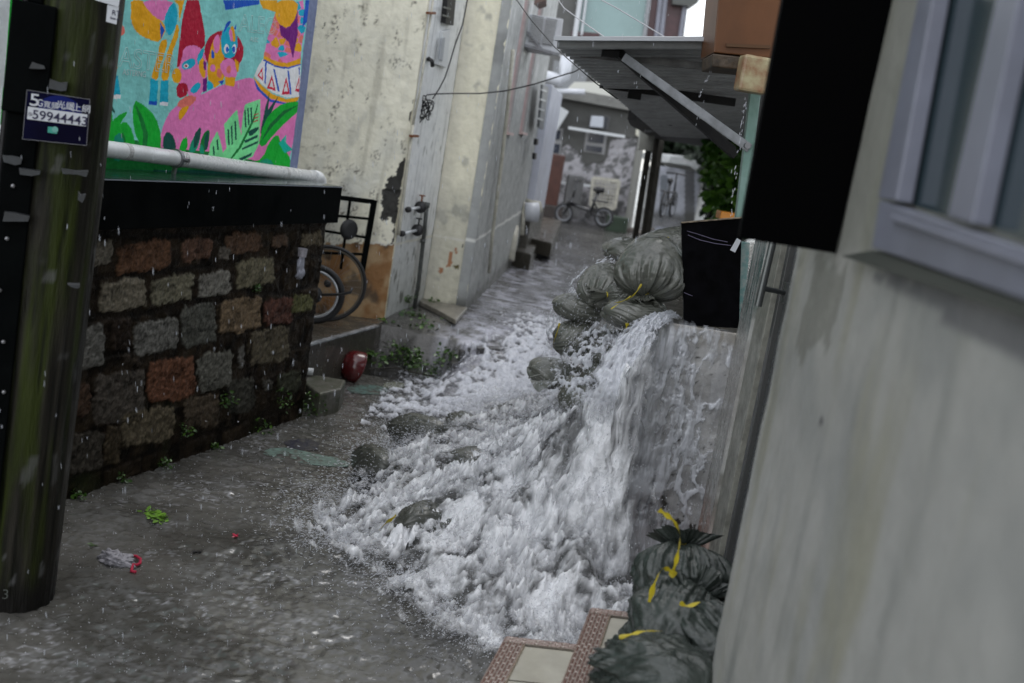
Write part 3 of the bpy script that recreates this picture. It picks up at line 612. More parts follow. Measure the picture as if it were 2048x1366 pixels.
def f2_fn(X, Y, P, A, B):
    n = len(X); wx = X+2.5*fbm(A*14, B*14, 3, 2); wy = Y+2.5*fbm(A*14, B*14+3, 3, 3)
    c = full((.85, .81, .64), n)*(1+.06*fbm(A*3, B*2, 3, 2))[:, None]
    lo = sst(330, 420, Y); c = mixc(c, (.60, .58, .47), .8*lo); c = mixc(c, (.30, .30, .27), .6*sst(.15, .6, fbm(A*6, B*5, 4, 61)+.5*sst(380, 430, Y)*sst(460, 400, Y)-.1))
    c = mixc(c, (.52, .50, .44), .5*sst(.2, .0, A))
    for p in pch: c[inside(p, wx, wy)] = (.42, .20, .10)
    for p in olv: c[inside(p, wx, wy)] = (.10, .08, .015)
    for p in bl2: c[inside(p, wx, wy)] = (.06, .06, .055)
    ln = np.abs(wy-(471+.165*(X-867))) < 2.0; c[ln] = (.66, .64, .56)
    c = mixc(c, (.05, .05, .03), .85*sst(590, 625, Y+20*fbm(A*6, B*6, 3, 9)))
    return .004*fbm(A*12, B*9, 4, 5), c
C2b = Vector((C2.x, C2.y, 0)); C3b = Vector((C3.x, C3.y, 0))
panel('corner_wall', Vector((C2.x, C2.y, .3)), C3b-C2b, (0, 0, 4.4), FACE2.n, .012, f2_fn, m_plaster, ch_, .1)
def s3_fn(X, Y, P, A, B):
    n = len(X); c = full((.36, .37, .36), n)*(1+.06*fbm(A*1.5, B*1, 3, 2))[:, None]
    c = mixc(c, (.20, .205, .20), .7*sst(.1, .6, streak(A, B, 5, 10)))
    c = mixc(c, (.66, .66, .66), .8*sst(.1, .6, streak(A, B, 25, 7)) * sst(300, 100, Y))
    ed = fbm(A*0+1, B*3, 4, 71); pass
    pk = (Y < 268+.0*X) & (((np.abs(A-1.25) < .22)) | (np.abs(A-2.75) < .25)); c[pk] = (.56, .40, .39)
    ln = np.abs(Y-(484-.63*(X-946))) < 2.6; c[ln] = (.72, .72, .68)
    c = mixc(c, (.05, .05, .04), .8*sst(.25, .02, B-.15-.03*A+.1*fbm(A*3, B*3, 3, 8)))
    h = .003*fbm(A*6, B*6, 4, 3) - .05*pk
    return h, c
panel('lane_wall', Vector((C3.x, C3.y, .3)), SIDE3.u*4.9, (0, 0, 4.6), SIDE3.n, .017, s3_fn, m_plaster, ch_, .1)
# plinth slab at the corner, roof body
body = MB(); i_ = -FACE2.n*-0
bp_ = [C2b-FACE2.u*.0+Vector((-.06, .12, 0)), C3b+Vector((-.08, .12, 0)), C3b+SIDE3.u*4.85+Vector((-.08, 0, 0)), C3b+SIDE3.u*4.85+Vector((-4, 0, 0)), C2b+Vector((-4, 1.5, 0))]
body.prism([Vector((p.x, p.y, .1)) for p in bp_], (0, 0, 4.7)); body.build('house_body', m_housew, ch_)
k = MB(); cs = [gz(842, 590, .5), gz(935, 614, .5), gz(912, 640, .5), gz(880, 622, .5), gz(840, 602, .5)]
k.prism(cs, (0, 0, -.05)); k.build('plinth_slab', mat('cracked_screed', (.26, .24, .20), rough=.35, var=.7, vscale=12, bump=.008, bscale=30), ch_, bevel=.01)
# pink recess sills
k = MB()
for a, w_ in ((1.25, .25), (2.75, .28)):
    k = MB(); c = C3b + SIDE3.u*a + SIDE3.n*.03; zc = SIDE3.at(*proj(np.array([[c.x, c.y, 2.]]))[0:2][0:1], 0).z if False else 0
    c1 = C3b+SIDE3.u*a; X0, Y0 = proj(np.array([[c1.x, c1.y, 2.4]]))
    zt = EYE; 
    for zz in np.arange(1.5, 3.2, .01):
        xx, yy = proj(np.array([[c1.x, c1.y, zz]])); 
        if yy[0] < 268: zt = zz; break
    k.bar(c1-SIDE3.u*w_+Vector((0, 0, zt))+SIDE3.n*.02, c1+SIDE3.u*w_+Vector((0, 0, zt))+SIDE3.n*.02, .06, .03); k.build('sill', mat('pink_sill', (.55, .40, .38), rough=.5), ch_)

# fittings on the return wall -----------------------------------------------------------------
def S2(x, y, off=0.): return SIDE2.at(x, y, off)
m_rust = mat('rusty_iron', (.22, .07, .02), rough=.6, var=.7, vscale=60, vcol=(.05, .02, .01)); m_whm = mat('white_metal', (.6, .62, .63), rough=.35)
m_brass = mat('brass', (.4, .28, .08), rough=.3, metal=.9); m_greyp = mat('grey_pipe', (.07, .075, .07), rough=.35, var=.6, vscale=20); m_crp = mat('cream_pipe', (.52, .50, .42), rough=.4, var=.5, vscale=14)
def tap(label, a, b, hx, hy):
    t = thing('water_valve', label, 'valve'); A_ = S2(*a, .05); B_ = S2(*b, .05); d = (B_-A_).normalized()
    MB().tube([A_, B_], .014, 10).build('stub_pipe', m_whm, t, smooth=True)
    k = MB().lathe([(.015, -.05), (.048, -.042), (.058, -.015), (.058, .015), (.048, .042), (.015, .05)], B_+d*.05, d, 18); k.build('valve_body', m_dark, t, smooth=True)
    MB().tube([A_-d*.04, A_-d*.0], .028, 10).build('wall_flange', m_dark, t, smooth=True)
    k = MB(); c = B_+d*.05+Vector((0, 0, .11)); k.tube([B_+d*.05, c], .008, 8); k.bar(c-d*.035, c+d*.035, .012, .012); k.bar(c-SIDE2.n*.03, c+SIDE2.n*.03, .012, .012)
    k.build('handle', m_rust if hy < 420 else m_dark, t)
tap('upper black water valve on the grey standpipe of the return wall', (818, 419), (838, 415), 856, 400)
tap('lower black water valve with a brass joint on the standpipe', (806, 467), (832, 461), 850, 450)
k = MB(); sp = [S2(853, 415, .05), S2(850, 450, .05), S2(838, 560, .05), S2(828, 620, .05)]; k.tube(sp, .021, 12); k.tube([sp[0]+Vector((0, 0, .05)), sp[0]], .03, 12)
k.tube([S2(846, 478, .05), S2(845, 486, .05)], .028, 12)
tag(k.build('standpipe', m_greyp, smooth=True), 'dark grey vertical standpipe below the two black valves', 'pipe')
k = MB(); k.tube([S2(826, 250, .03), S2(815, 330, .03), S2(806, 400, .03), S2(800, 452, .03), S2(797, 470, .03)], .014, 8); k.tube([S2(866, 0, .03), S2(840, 180, .03), S2(826, 250, .03)], .010, 8)
tag(k.build('thin_pipe', m_crp, smooth=True), 'thin cream pipe running down the edge of the white return wall', 'pipe')
for x, y, lab in ((862, 26, 'upper rusty clip holding the thin cream pipe'), (828, 272, 'lower rusty clip holding the thin cream pipe')): k = MB(); k.bar(S2(x-7, y, .04), S2(x+7, y, .04), .03, .02); tag(k.build('pipe_clip', m_rust), lab, 'pipe clip')
k = MB(); k.tube([S2(858, 118, .0), S2(858, 118, .06), S2(864, 122, .09), S2(865, 132, .09)], .02, 8)
tag(k.build('pipe_outlet', m_dark, smooth=True), 'black bent pipe outlet below the meter box', 'pipe')
mb_ = thing('window_box', 'dark window and white meter box high on the return wall', 'meter box')
k = MB(); k.prism([S2(x, y, .0) for x, y in ((886, -10), (902, -10), (897, 50), (881, 45))], SIDE2.n*.05); k.build('frame', m_dark, mb_)
k = MB(); 
for a, b in ((( 886, 14), (901, 18)), ((884, 30), (899, 34))): k.bar(S2(*a, .06), S2(*b, .06), .015, .015)
k.build('glazing_bar', m_greyp, mb_)
k = MB(); k.prism([S2(x, y, .0) for x, y in ((878, 62), (893, 58), (886, 135), (869, 128))], SIDE2.n*.04); k.build('box_door', m_whm, mb_, bevel=.004)
k = MB(); k.prism([S2(x, y, .04) for x, y in ((881, 76), (888, 75), (883, 122), (876, 118))], SIDE2.n*.012); k.build('door_panel', mat('grey_panel', (.35, .37, .4), rough=.4), mb_)
# wires
def sag(a, b, s, n=16): return [a.lerp(b, t)+Vector((0, 0, -s*4*t*(1-t))) for t in np.linspace(0, 1, n)]
m_wire = mat('black_wire', (.015, .015, .016), rough=.5); m_wirew = mat('white_wire', (.5, .5, .52), rough=.5)
WP_ = Plane((0, 10.1), 90)
pts = [WP_.at(x, y) for x, y in ((936, -10), (932, 15), (925, 50), (910, 90), (900, 125), (890, 155), (878, 178), (865, 198))]
tag(MB().tube(pts, .0065, 6).build('hanging_wire', m_wire, smooth=True), 'thin black wire curving down the pale wall to the coil', 'wire')
k = MB(); rnd = random.Random(3); ce = WP_.at(852, 212)
for j in range(7):
    a0_ = rnd.random()*6; rx, rz = rnd.uniform(.03, .07), rnd.uniform(.05, .11)
    k.tube([ce+Vector((rx*math.cos(t+a0_)+rnd.uniform(-.01, .01), .02*math.sin(2*t), rz*math.sin(t)-.02*j*.4)) for t in np.linspace(0, 6.28, 16)], .005, 5, closed=False)
for j in range(3): k.tube([ce+Vector((.04, 0, 0)), ce+Vector((.01, 0, -.08)), ce+Vector((-.045-.01*j, 0, -.17-.015*j))], .005, 5)
tag(k.build('wire_coil', m_wire, smooth=True), 'tangled coil of black wire hanging on the white return wall', 'wire')
far_pt = gy(1163, 135, 9.5); st_pt = WP_.at(850, 195)
pts = [WP_.at(850, 200), WP_.at(853, 190), WP_.at(870, 188), gy(905, 187, 10.7), gy(960, 187, 10.5), gy(1010, 182, 10.3), gy(1070, 168, 10.), gy(1120, 152, 9.8), gy(1150, 143, 9.6), far_pt, gy(1180, 120, 9.0)]
tag(MB().tube(pts, .006, 6).build('slack_cable', m_wire, smooth=True), 'black cable slung from the coil across the lane to the metal canopy', 'cable')

# alcove floor, iron grate, bicycles wheels ------------------------------------------------------
la, lb = gz(596, 693, .42), gz(752, 650, .42); ld = (lb-la); 
al = MB(); al.prism([Vector((la.x, la.y, -.1))-ld*.3, Vector((lb.x, lb.y, -.1)), Vector((C1.x+.02, C1.y-.02, -.1)), Vector((C1.x-2.6, C1.y-.8, -.1)), Vector((la.x-1.6, la.y-.2, -.1))], (0, 0, .52))
m_dampc = mat('damp_concrete', (.075, .068, .055), rough=.35, rvar=.15, var=.6, vscale=7, bump=.004, bscale=25)
struct(al.build('raised_paving', m_dampc, bevel=.01))
k = MB(); dd = ld.normalized(); nn = Vector((dd.y, -dd.x, 0)); k.bar(Vector((la.x, la.y, .416))-dd*.3+nn*.01, Vector((lb.x, lb.y, .416))+nn*.01, .05, .012)
struct(k.build('kerb_edge', mat('wet_kerb_edge', (.34, .36, .38), rough=.3, var=.8, vscale=18, vcol=(.05, .05, .05))))
GP = Plane(C1 - Vector((0, .22, 0)) - FACE1.u*.2, 72)
gr = thing('iron_grate', 'dark iron lattice gate leaning on the cream wall behind the bicycle', 'gate')
def G(x, y, o=0.): return GP.at(560+x*.2927, 380+y*.2927, o)
k = MB(); k.bar(G(0, 0)-Vector((0, 0, 0)), G(645, 82), .04, .04, up=GP.n); k.bar(G(645, 70), G(560, 560), .05, .04, up=GP.n); k.build('frame', m_black, gr, bevel=.003)
k = MB()
for a, b in (((160, 20), (90, 500)), ((300, 40), (230, 520)), ((480, 60), (415, 540)), ((80, 145), (635, 200)), ((60, 240), (620, 330)), ((40, 420), (590, 440))): k.bar(G(*a), G(*b), .022, .022, up=GP.n)
k.build('lattice', m_black, gr)
k = MB().lathe([(.0, -.015), (.085, -.015), (.092, .0), (.085, .018), (.05, .022), (.0, .02)], G(470, 270, .09), GP.n + Vector((.7, 0, 0)), 24)
tag(k.build('black_pulley', m_dark, smooth=True), 'round black disc hung on the iron lattice', 'disc')
m_tyre = mat('tyre_rubber', (.012, .012, .013), rough=.6); m_rim = mat('silver_rim', (.62, .64, .67), rough=.25, metal=.6); m_frameb = mat('black_frame', (.012, .012, .014), rough=.3, coat=.5); m_teal = mat('teal_hub', (.02, .25, .30), rough=.3)
def wheel(parent, c, r, ax, up=Vector((0, 0, 1)), rimm=m_rim, tw=.022, nsp=20, hub=m_dark, name='wheel'):
    ax = Vector(ax).normalized(); a = ax.cross(up).normalized(); b = a.cross(ax)
    def circ(rr, o=0., n=44): return [c+a*rr*math.cos(t)+b*rr*math.sin(t)+ax*o for t in np.linspace(0, 2*math.pi, n, endpoint=False)]
    wo_ = MB().tube(circ(r-tw), tw, 10, closed=True).build(name, m_tyre, parent, smooth=True)
    MB().tube(circ(r-2.3*tw), tw*.55, 8, closed=True).build('rim', rimm, wo_, smooth=True)
    k = MB()
    for i in range(nsp):
        t = i*2*math.pi/nsp; s = (1 if i % 2 else -1); k.tube([c+ax*.02*s+(a*math.cos(t+.3*s)+b*math.sin(t+.3*s))*.02, c+(a*math.cos(t)+b*math.sin(t))*(r-2.4*tw)], .0012 if r > .24 else .0015, 4, cap=False)
    k.build('spokes', m_steel, wo_)
    MB().lathe([(.018, -.035), (.03, -.03), (.03, .03), (.018, .035)], c, ax, 14).build('hub', hub, wo_, smooth=True)
    return wo_
nb = Vector((-.12, 1, 0)).normalized()
by = gy(1, 1, 1)
bk_ = thing('parked_bicycle', 'bicycle behind the stone wall with silver rimmed small wheel and teal hub', 'bicycle')
wc = gy(628, 588, 8.85); wheel(bk_, wc, .255, nb, hub=m_teal, tw=.026, nsp=24)
k = MB(); k.tube([wc-nb*.05, wc-nb*.05+Vector((.22, 0, .04)), wc-nb*.05+Vector((.30, 0, .07)), wc-nb*.05+Vector((.31, 0, .11))], .012, 8)
k.tube([wc-nb*.04, wc-nb*.04+Vector((-.18, .02, .28)), wc+Vector((-.45, .05, .45))], .017, 8); k.tube([wc+nb*.04, wc+nb*.04+Vector((-.18, .02, .28))], .012, 8); k.tube([wc+Vector((-.15, 0, -.02)), wc+Vector((-.5, 0, .05))], .014, 8)
k.build('frame', m_frameb, bk_, smooth=True)
k = MB().lathe([(.0, -.03), (.07, -.03), (.075, .0), (.06, .02), (.0, .02)], wc-nb*.04, nb, 20); k.build('gear_cover', m_dark, bk_, smooth=True)
k = MB().tube([wc-nb*.06+Vector((-.03+.02*math.sin(t*3), 0, .02+.03*math.cos(t*2))) for t in np.linspace(0, 3, 9)], .008, 6); k.build('teal_cable', m_teal, bk_, smooth=True)
b2 = thing('spare_wheel', 'larger black bicycle wheel with thin brown tyre behind the small silver wheel', 'wheel')
m_tan = mat('tan_sidewall', (.10, .085, .065), rough=.5)
wheel(b2, gy(655, 567, 9.15), .335, Vector((-.25, 1, 0)), rimm=m_tan, tw=.016, nsp=28, name='tyre')
# red bowl and small things in the lower corner
rb = thing('red_bowl', 'upturned dark red plastic bowl lying on its side by the kerb', 'bowl')
bc_ = gz(705, 762, 0)+Vector((0, 0, .13)); bax = Vector((.78, .36, -.30)).normalized()
m_red = mat('red_plastic', (.10, .009, .010), rough=.22, coat=.4, var=.5, vscale=6)
prof = [(.0, -.12), (.065, -.12), (.068, -.108), (.09, -.098), (.118, -.07), (.134, -.03), (.142, .02), (.142, .035), (.138, .036), (.136, .02), (.128, -.03), (.11, -.066), (.0, -.10)]
MB().lathe(prof, bc_, bax, 40, caps=False).build('bowl', m_red, rb, smooth=True)
k = MB().tube([bc_+bax*.035+(bax.orthogonal().normalized()*math.cos(t)+bax.cross(bax.orthogonal().normalized())*math.sin(t))*.142 for t in np.linspace(0, 6.283, 40, endpoint=False)], .006, 6, closed=True); k.build('lip', m_red, rb, smooth=True)
bkx = MB(); sc_ = [gz(x, y, .18) for x, y in ((597, 760), (632, 752), (692, 762), (682, 780), (640, 790))]
bkx.prism([Vector((p.x, p.y, .19)) for p in sc_], (0, 0, -.3)); 
tag(bkx.build('stone_block', mat('mossy_concrete_block', (.10, .095, .08), rough=.4, var=.8, vscale=14, vcol=(.03, .04, .015), bump=.01, bscale=18), bevel=.015), 'low broken concrete block at the foot of the stone wall', 'block')
q = gz(600, 742, .22); tag(MB().tube([Vector((q.x-.06, q.y, .225)), Vector((q.x+.10, q.y+.02, .225))], .028, 16).build('pipe_end', m_pvc, smooth=True), 'short white plastic pipe end on the concrete block', 'pipe')
# grey work glove hung on the wall edge and glove floating
def glove(name, label, o, u, v, n, s, m, mc, cuff=True, curl=.01):
    t = thing(name, label, 'glove'); k = MB(); 
    def Q(a, b, c=0.): return o+u*(a*s)+v*(b*s)+n*(c*s)
    bm = bpy.data.meshes.new('x')
    palm = MB(); pr_ = []
    for i in range(9):
        f = i/8; yy = -.0+.11*f; ww = .030+.014*math.sin(f*math.pi*.6); th_ = .013
        pr_.append([Q(ww*math.cos(a), yy, th_*math.sin(a)) for a in np.linspace(0, 2*math.pi, 14, endpoint=False)])
    vs = [p for r_ in pr_ for p in r_]; palm.add(vs, [(i*14+j, i*14+(j+1) % 14, (i+1)*14+(j+1) % 14, (i+1)*14+j) for i in range(8) for j in range(14)]+[tuple(range(13, -1, -1)), tuple(8*14+j for j in range(14))])
    for fx, L_, sp_ in ((-.030, .062, -.16), (-.010, .078, -.05), (.012, .072, .05), (.031, .055, .16)):
        palm.tube([Q(fx, .095), Q(fx+sp_*.03, .095+L_*.4, curl), Q(fx+sp_*.06, .095+L_*.75, curl*.6), Q(fx+sp_*.07, .095+L_, -curl)], [.012*s, .0115*s, .011*s, .006*s], 10)
    palm.tube([Q(.03, .03), Q(.052, .06, curl), Q(.060, .088, curl)], [.014*s, .012*s, .007*s], 10)
    palm.build('knit_hand', m, t, smooth=True)
    c_ = MB(); c_.tube([Q(0, .005), Q(0, -.03), Q(.0, -.055)], [.031*s, .033*s, .036*s], 16, cap=False); c_.build('cuff', mc, t, smooth=True)
    return t
m_knit = mat('grey_knit', (.30, .31, .36), rough=.9, var=.4, vscale=60, bump=.002, bscale=300); m_knit2 = mat('pale_knit', (.34, .33, .36), rough=.9, var=.5, vscale=50, bump=.002, bscale=260); m_redk = mat('red_elastic', (.35, .01, .04), rough=.8)
go = STONE.at(604, 512, .05); glove('work_glove', 'grey knitted work glove hanging fingers down on the stone wall edge', go, -STONE.u, Vector((.0, 0, -1)), STONE.n, .95, m_knit, m_knit2)
# sodden glove in the water: crumpled cloth body with red elastic cuff
g2 = thing('sodden_glove', 'crumpled pale glove with red cuff floating in the brown water', 'glove')
def cloth_blob(c, rx, ry, rz, ang, seed, amp=.35, n=64, k=40):
    T, F_ = np.meshgrid(np.linspace(0, 2*math.pi, n, endpoint=False), np.linspace(0, math.pi, k)); T = T.ravel(); F_ = F_.ravel()
    x = np.sin(F_)*np.cos(T); y = np.sin(F_)*np.sin(T); z = np.cos(F_)
    r = 1+amp*(np.abs(fbm(x*1.6+seed, y*1.6+z, 4, seed))*1.6-.35)
    x, y, z = x*r*rx, y*r*ry, z*r*rz; ca, sa = math.cos(ang), math.sin(ang)
    i = np.arange(n*k).reshape(k, n); Fq = np.stack([i[:-1], i[1:], np.roll(i, -1, 1)[1:], np.roll(i, -1, 1)[:-1]], -1).reshape(-1, 4)
    return np.stack([c[0]+x*ca-y*sa, c[1]+x*sa+y*ca, c[2]+z], 1), Fq
c = gz(236, 1125, 0); V, Fq = cloth_blob((c.x, c.y, .012), .085, .055, .03, -.25, 5, .5); np_mesh('knit_hand', V, Fq, m_knit2, g2)
V, Fq = cloth_blob((c.x-.045, c.y+.03, .012), .05, .035, .025, .6, 8, .6); np_mesh('folded_finger', V, Fq, m_knit2, g2)
pts = [gz(x, y, .02) for x, y in ((248, 1121), (253, 1116), (262, 1112), (272, 1112), (281, 1118), (280, 1127), (273, 1130), (266, 1129), (264, 1136), (263, 1142), (272, 1144))]
MB().tube(pts, .007, 8).build('red_cuff', m_redk, g2, smooth=True)
# ================================================================== right side: flood wall, board, sandbags
WY = 5.8
m_conc = mat('wet_concrete', attr=True, rough=.28, rvar=.14, var=.3, vscale=16, bump=.004, bscale=30, bump2=.002, bscale2=150)
fw = thing('flood_wall', 'pale concrete retaining wall with water pouring over its top edge', 'wall')
wl0, wl1 = .785, 1.34
def fw_fn(X, Y, P, A, B):
    n = len(X); c = full((.50, .495, .49), n)*(1+.14*fbm(A*5, B*5, 4, 3))[:, None]
    c = mixc(c, (.28, .275, .27), .6*sst(.0, .5, fbm(A*7, B*4, 4, 8)))
    bx = X+7*fbm(A*14, B*14, 4, 19); by_ = Y+10*fbm(A*14, B*14, 4, 20); bare = np.zeros(n)
    for q_ in ([(1262,868),(1292,872),(1302,942),(1250,938)], [(1282,948),(1322,955),(1334,1020),(1345,1075),(1300,1085),(1272,1012)], [(1318,1038),(1392,1048),(1372,1088),(1322,1082)], [(1305, 1090), (1330, 1095), (1320, 1130), (1300, 1125)]): bare = np.maximum(bare, inside(q_, bx, by_)*1.)
    c = mixc(c, (.11, .07, .04), bare*.9)
    peb = sst(.3, .6, fbm(A*50, B*50, 2, 9))*bare; c = mixc(c, (.4, .38, .33), .6*peb)
    c = mixc(c, (.03, .03, .028), sst(.5, .8, fbm(A*30, B*30, 2, 29)))
    rim = sst(1.36, 1.45, B); c = mixc(c, (.34, .31, .26), .8*rim)
    return .008*fbm(A*10, B*10, 4, 4) - .02*bare, c
panel('front_face', (wl0, WY, -.1), (wl1-wl0, 0, 0), (0, 0, 1.485), (0, -1, 0), .009, fw_fn, m_conc, fw, .02)
k = MB(); k.prism([Vector((wl0+.005, WY+.01, -.1)), Vector((1.9, WY+.01, -.1)), Vector((1.9, 8.4, -.1)), Vector((wl0+.15, 8.4, -.1))], (0, 0, 1.475)); k.build('terrace_body', m_dampc, fw, bevel=.01)

fb = thing('flood_board', 'tall black flood board standing upright on top of the concrete wall', 'board')
m_blackb = mat('black_board', (.0015, .0015, .002), rough=.4, spec=.06, rvar=.1, var=.3, vcol=(.005, .005, .008), vscale=12)
BP = Plane((1, WY+.06), 90)
k = MB(); k.prism([BP.at(x, y) for x, y in ((1363, 446), (1484, 436), (1478, 657), (1368, 650))], (0, .03, 0)); k.build('board', m_blackb, fb)
k = MB(); k.bar(BP.at(1363, 445, .002), BP.at(1484, 435, .002), .03, .006); k.build('top_edge', mat('chipped_ply_edge', (.35, .28, .20), rough=.5, var=.9, vscale=30, vcol=(.05, .04, .03)), fb)
k = MB(); 
for p_ in (((1374, 462), (1395, 468), (1425, 478), (1455, 484)), ((1376, 470), (1400, 480), (1430, 487), (1462, 491)), ((1368, 585), (1385, 592))): k.tube([BP.at(x, y, .003) for x, y in p_], .0018, 5)
k.build('scratches', mat('scratch', (.16, .14, .22), rough=.5), fb)
sp_ = MB().prism([BP.at(x, y, .02) for x, y in ((1474, 476), (1482, 481), (1470, 505), (1460, 500))], (0, -.004, 0)).build('tape_strip', m_whp); tag(sp_, 'pale strip of tape on the right edge of the black flood board', 'tape')

m_sack = mat('wet_woven_sack', (.125, .13, .11), rough=.22, rvar=.12, var=.45, vscale=9, vcol=(.05, .054, .045), coat=.5, bump=.006, bscale=26, bump2=.0016, bscale2=420, spec=.6)
m_sackd = mat('dark_green_sack', (.042, .052, .045), rough=.24, rvar=.1, var=.4, vscale=9, vcol=(.02, .026, .022), bump=.006, bscale=24, bump2=.0015, bscale2=300, spec=.6)
m_sackw = mat('soaked_sack', (.075, .078, .066), rough=.25, rvar=.1, var=.5, vscale=9, vcol=(.03, .032, .027), coat=.3, bump=.006, bscale=26, bump2=.0016, bscale2=300)
m_yel = mat('yellow_strap', (.50, .40, .015), rough=.4, var=.4, vscale=30)
from mathutils import Euler
def sandbag(label, c, size, rot, seed, m=m_sack, ruffle=.09, fold=.10, strap=None, group='sandbags piled against the flood', hem=False, lump=.06, sag_=.0, crease=.06, n=150, kk=120, tie=True):
    t = thing('sandbag', label, 'sandbag', group=group)
    T = np.linspace(0, 2*math.pi, n, endpoint=False); U = np.linspace(0, 1, kk); T, U = np.meshgrid(T, U); T = T.ravel(); U = U.ravel()
    ub = .80 if ruffle else 1.
    s_ = np.clip(U/ub, 0, 1); x = -np.cos(s_*math.pi)*.5; rr = np.sqrt(np.clip(1-(2*x)**2, 0, 1))**.78*.5
    nk = .07
    fx = np.cos(T)*2.2; fy = np.sin(T)*2.2
    ridged = 1-2*np.abs(fbm(T*0+np.cos(T)*4.5+seed, np.sin(T)*4.5+.5*x, 4, seed))
    near = sst(-.15, .5, x)
    if ruffle:
        rr = np.where(x > .3, np.maximum(rr, nk), rr)
        q = np.clip((U-ub)/(1-ub), 0, 1)
        x = x + q*ruffle/size[0]*1.6*(1+.35*perlin(np.cos(T)*2+3, np.sin(T)*2, seed)); rr = np.where(U > ub, nk+(.10*np.sqrt(q)*(1+.7*perlin(np.cos(T)*1.6+seed, np.sin(T)*1.6, seed+31))), rr)
        near = np.maximum(near, 0); fold_ = fold*near*(1+q*2.2)
    else: fold_ = fold*near
    rr = rr*(1+fold_*ridged*1.6 + lump*fbm(fx*.6+seed, fy*.6+x*3, 4, seed+3) + crease*(1-2*np.abs(fbm(fx*1.3+3, fy*1.3+x*6, 5, seed+5))) )
    y = np.cos(T)*rr; z = np.sin(T)*rr
    z = np.sign(z)*np.abs(z)**.92*(.5**.08); 
    x = x + .06*perlin(fx*.4, fy*.4+seed, seed+8)
    V = np.stack([x*size[0], y*size[1], z*size[2] - sag_*(x*2)**2], 1)
    Mx = np.array(Euler([R_(a) for a in rot], 'XYZ').to_matrix()); V = V@Mx.T + np.array(c)
    i = np.arange(n*kk).reshape(kk, n); F = np.stack([i[:-1], np.roll(i, -1, 1)[:-1], np.roll(i, -1, 1)[1:], i[1:]], -1).reshape(-1, 4)
    np_mesh('sack', V, F, m, t)
    X_ = Vector(Mx[:, 0]); Y_ = Vector(Mx[:, 1]); Z_ = Vector(Mx[:, 2]); nc = Vector(c)+X_*(.485*size[0])
    if ruffle and tie:
        ring = [nc + Y_*math.cos(a)*nk*size[1]*1.35 + Z_*math.sin(a)*nk*size[2]*1.35 for a in np.linspace(0, 2*math.pi, 20, endpoint=False)]
        MB().tube(ring, .007, 6, closed=True).build('tie', m_yel, t, smooth=True)
    return t, nc
def ribbon(parent, pts, w_=.012, up=(0, -1, .3), m=None, name='strap', n=8):
    k = MB(); P_ = [Vector(p) for p in pts]; Q_ = []
    for i in range(len(P_)-1):                      # Catmull-Rom
        a, b, c_, d = P_[max(i-1, 0)], P_[i], P_[i+1], P_[min(i+2, len(P_)-1)]
        for j in range(5):
            t = j/5; Q_.append(.5*((2*b)+(c_-a)*t+(2*a-5*b+4*c_-d)*t*t+(3*b-a-3*c_+d)*t**3))
    Q_.append(P_[-1]); up = Vector(up)
    V = []; 
    for i, p in enumerate(Q_):
        tg_ = (Q_[min(i+1, len(Q_)-1)]-Q_[max(i-1, 0)]).normalized(); s = tg_.cross(up).normalized(); u2 = s.cross(tg_)
        ww = w_*(.75+.35*math.sin(i*1.1)); s = (s*math.cos(i*.12)+u2*math.sin(i*.12))
        V += [p-s*ww/2+u2*.001, p+u2*.003, p+s*ww/2+u2*.001, p-u2*.001]
    L = len(Q_); k.add(V, [(i*4+j, i*4+(j+1) % 4, (i+1)*4+(j+1) % 4, (i+1)*4+j) for i in range(L-1) for j in range(4)]+[(3, 2, 1, 0), tuple((L-1)*4+j for j in range(4))])
    return k.build(name, m or m_yel, parent, smooth=False)
def gp(x, y, Yd): return gy(x, y, Yd)
b, nc = sandbag('big bulging grey sandbag on top of the pile beside the black board', gp(1306, 536, 5.98), (.34, .37, .33), (0, 66, 255), 3, ruffle=.03, fold=.22, crease=.03)
ribbon(b, [gp(x, y, 5.74) for x, y in ((1283, 568), (1272, 585), (1258, 598), (1240, 606), (1222, 618))], .011); ribbon(b, [gp(x, y, 5.73) for x, y in ((1262, 592), (1246, 602), (1228, 606))], .006)
b, nc = sandbag('flat grey sandbag leaning behind the left edge of the black board', gp(1338, 478, 6.5), (.40, .26, .13), (-10, -14, 20), 5, ruffle=.05)
ribbon(b, [gp(x, y, 6.1) for x, y in ((1337, 474), (1333, 482), (1331, 488))], .01)
sandbag('small tucked sandbag between the big bag and the black board', gp(1352, 490, 6.2), (.20, .2, .15), (0, 20, 200), 15, ruffle=.0)
b, nc = sandbag('grey sandbag left of the big bag with foam running over it', gp(1207, 570, 6.3), (.30, .26, .22), (0, 40, 250), 7, ruffle=.0, fold=.2)
sandbag('crumpled neck of a sandbag squeezed below the big bag', gp(1248, 588, 6.05), (.20, .15, .12), (0, 10, 190), 9, ruffle=.06, fold=.2)
b, nc = sandbag('long grey sandbag at the outer left shoulder of the pile', gp(1157, 615, 6.35), (.31, .24, .16), (0, 0, 10), 11, ruffle=.0, fold=.2)
b, nc = sandbag('flattened speckled sandbag lying under the big bag', gp(1270, 626, 5.95), (.36, .30, .17), (0, -6, 10), 13, ruffle=.0, lump=.05)
ribbon(b, [gp(x, y, 5.75) for x, y in ((1255, 646), (1253, 655), (1254, 664))], .02)
b, nc = sandbag('dark wet sandbag with a hanging yellow strap, half under rushing water', gp(1150, 675, 6.35), (.25, .26, .20), (0, 20, 160), 17, ruffle=.0)
ribbon(b, [gp(x, y, 6.2) for x, y in ((1119, 646), (1115, 662), (1108, 682), (1102, 700))], .010)
b, nc = sandbag('domed grey sandbag with a stitched hem at the left foot of the pile', gp(1115, 750, 6.75), (.38, .28, .19), (0, 8, 10), 19, ruffle=.0, lump=.04)
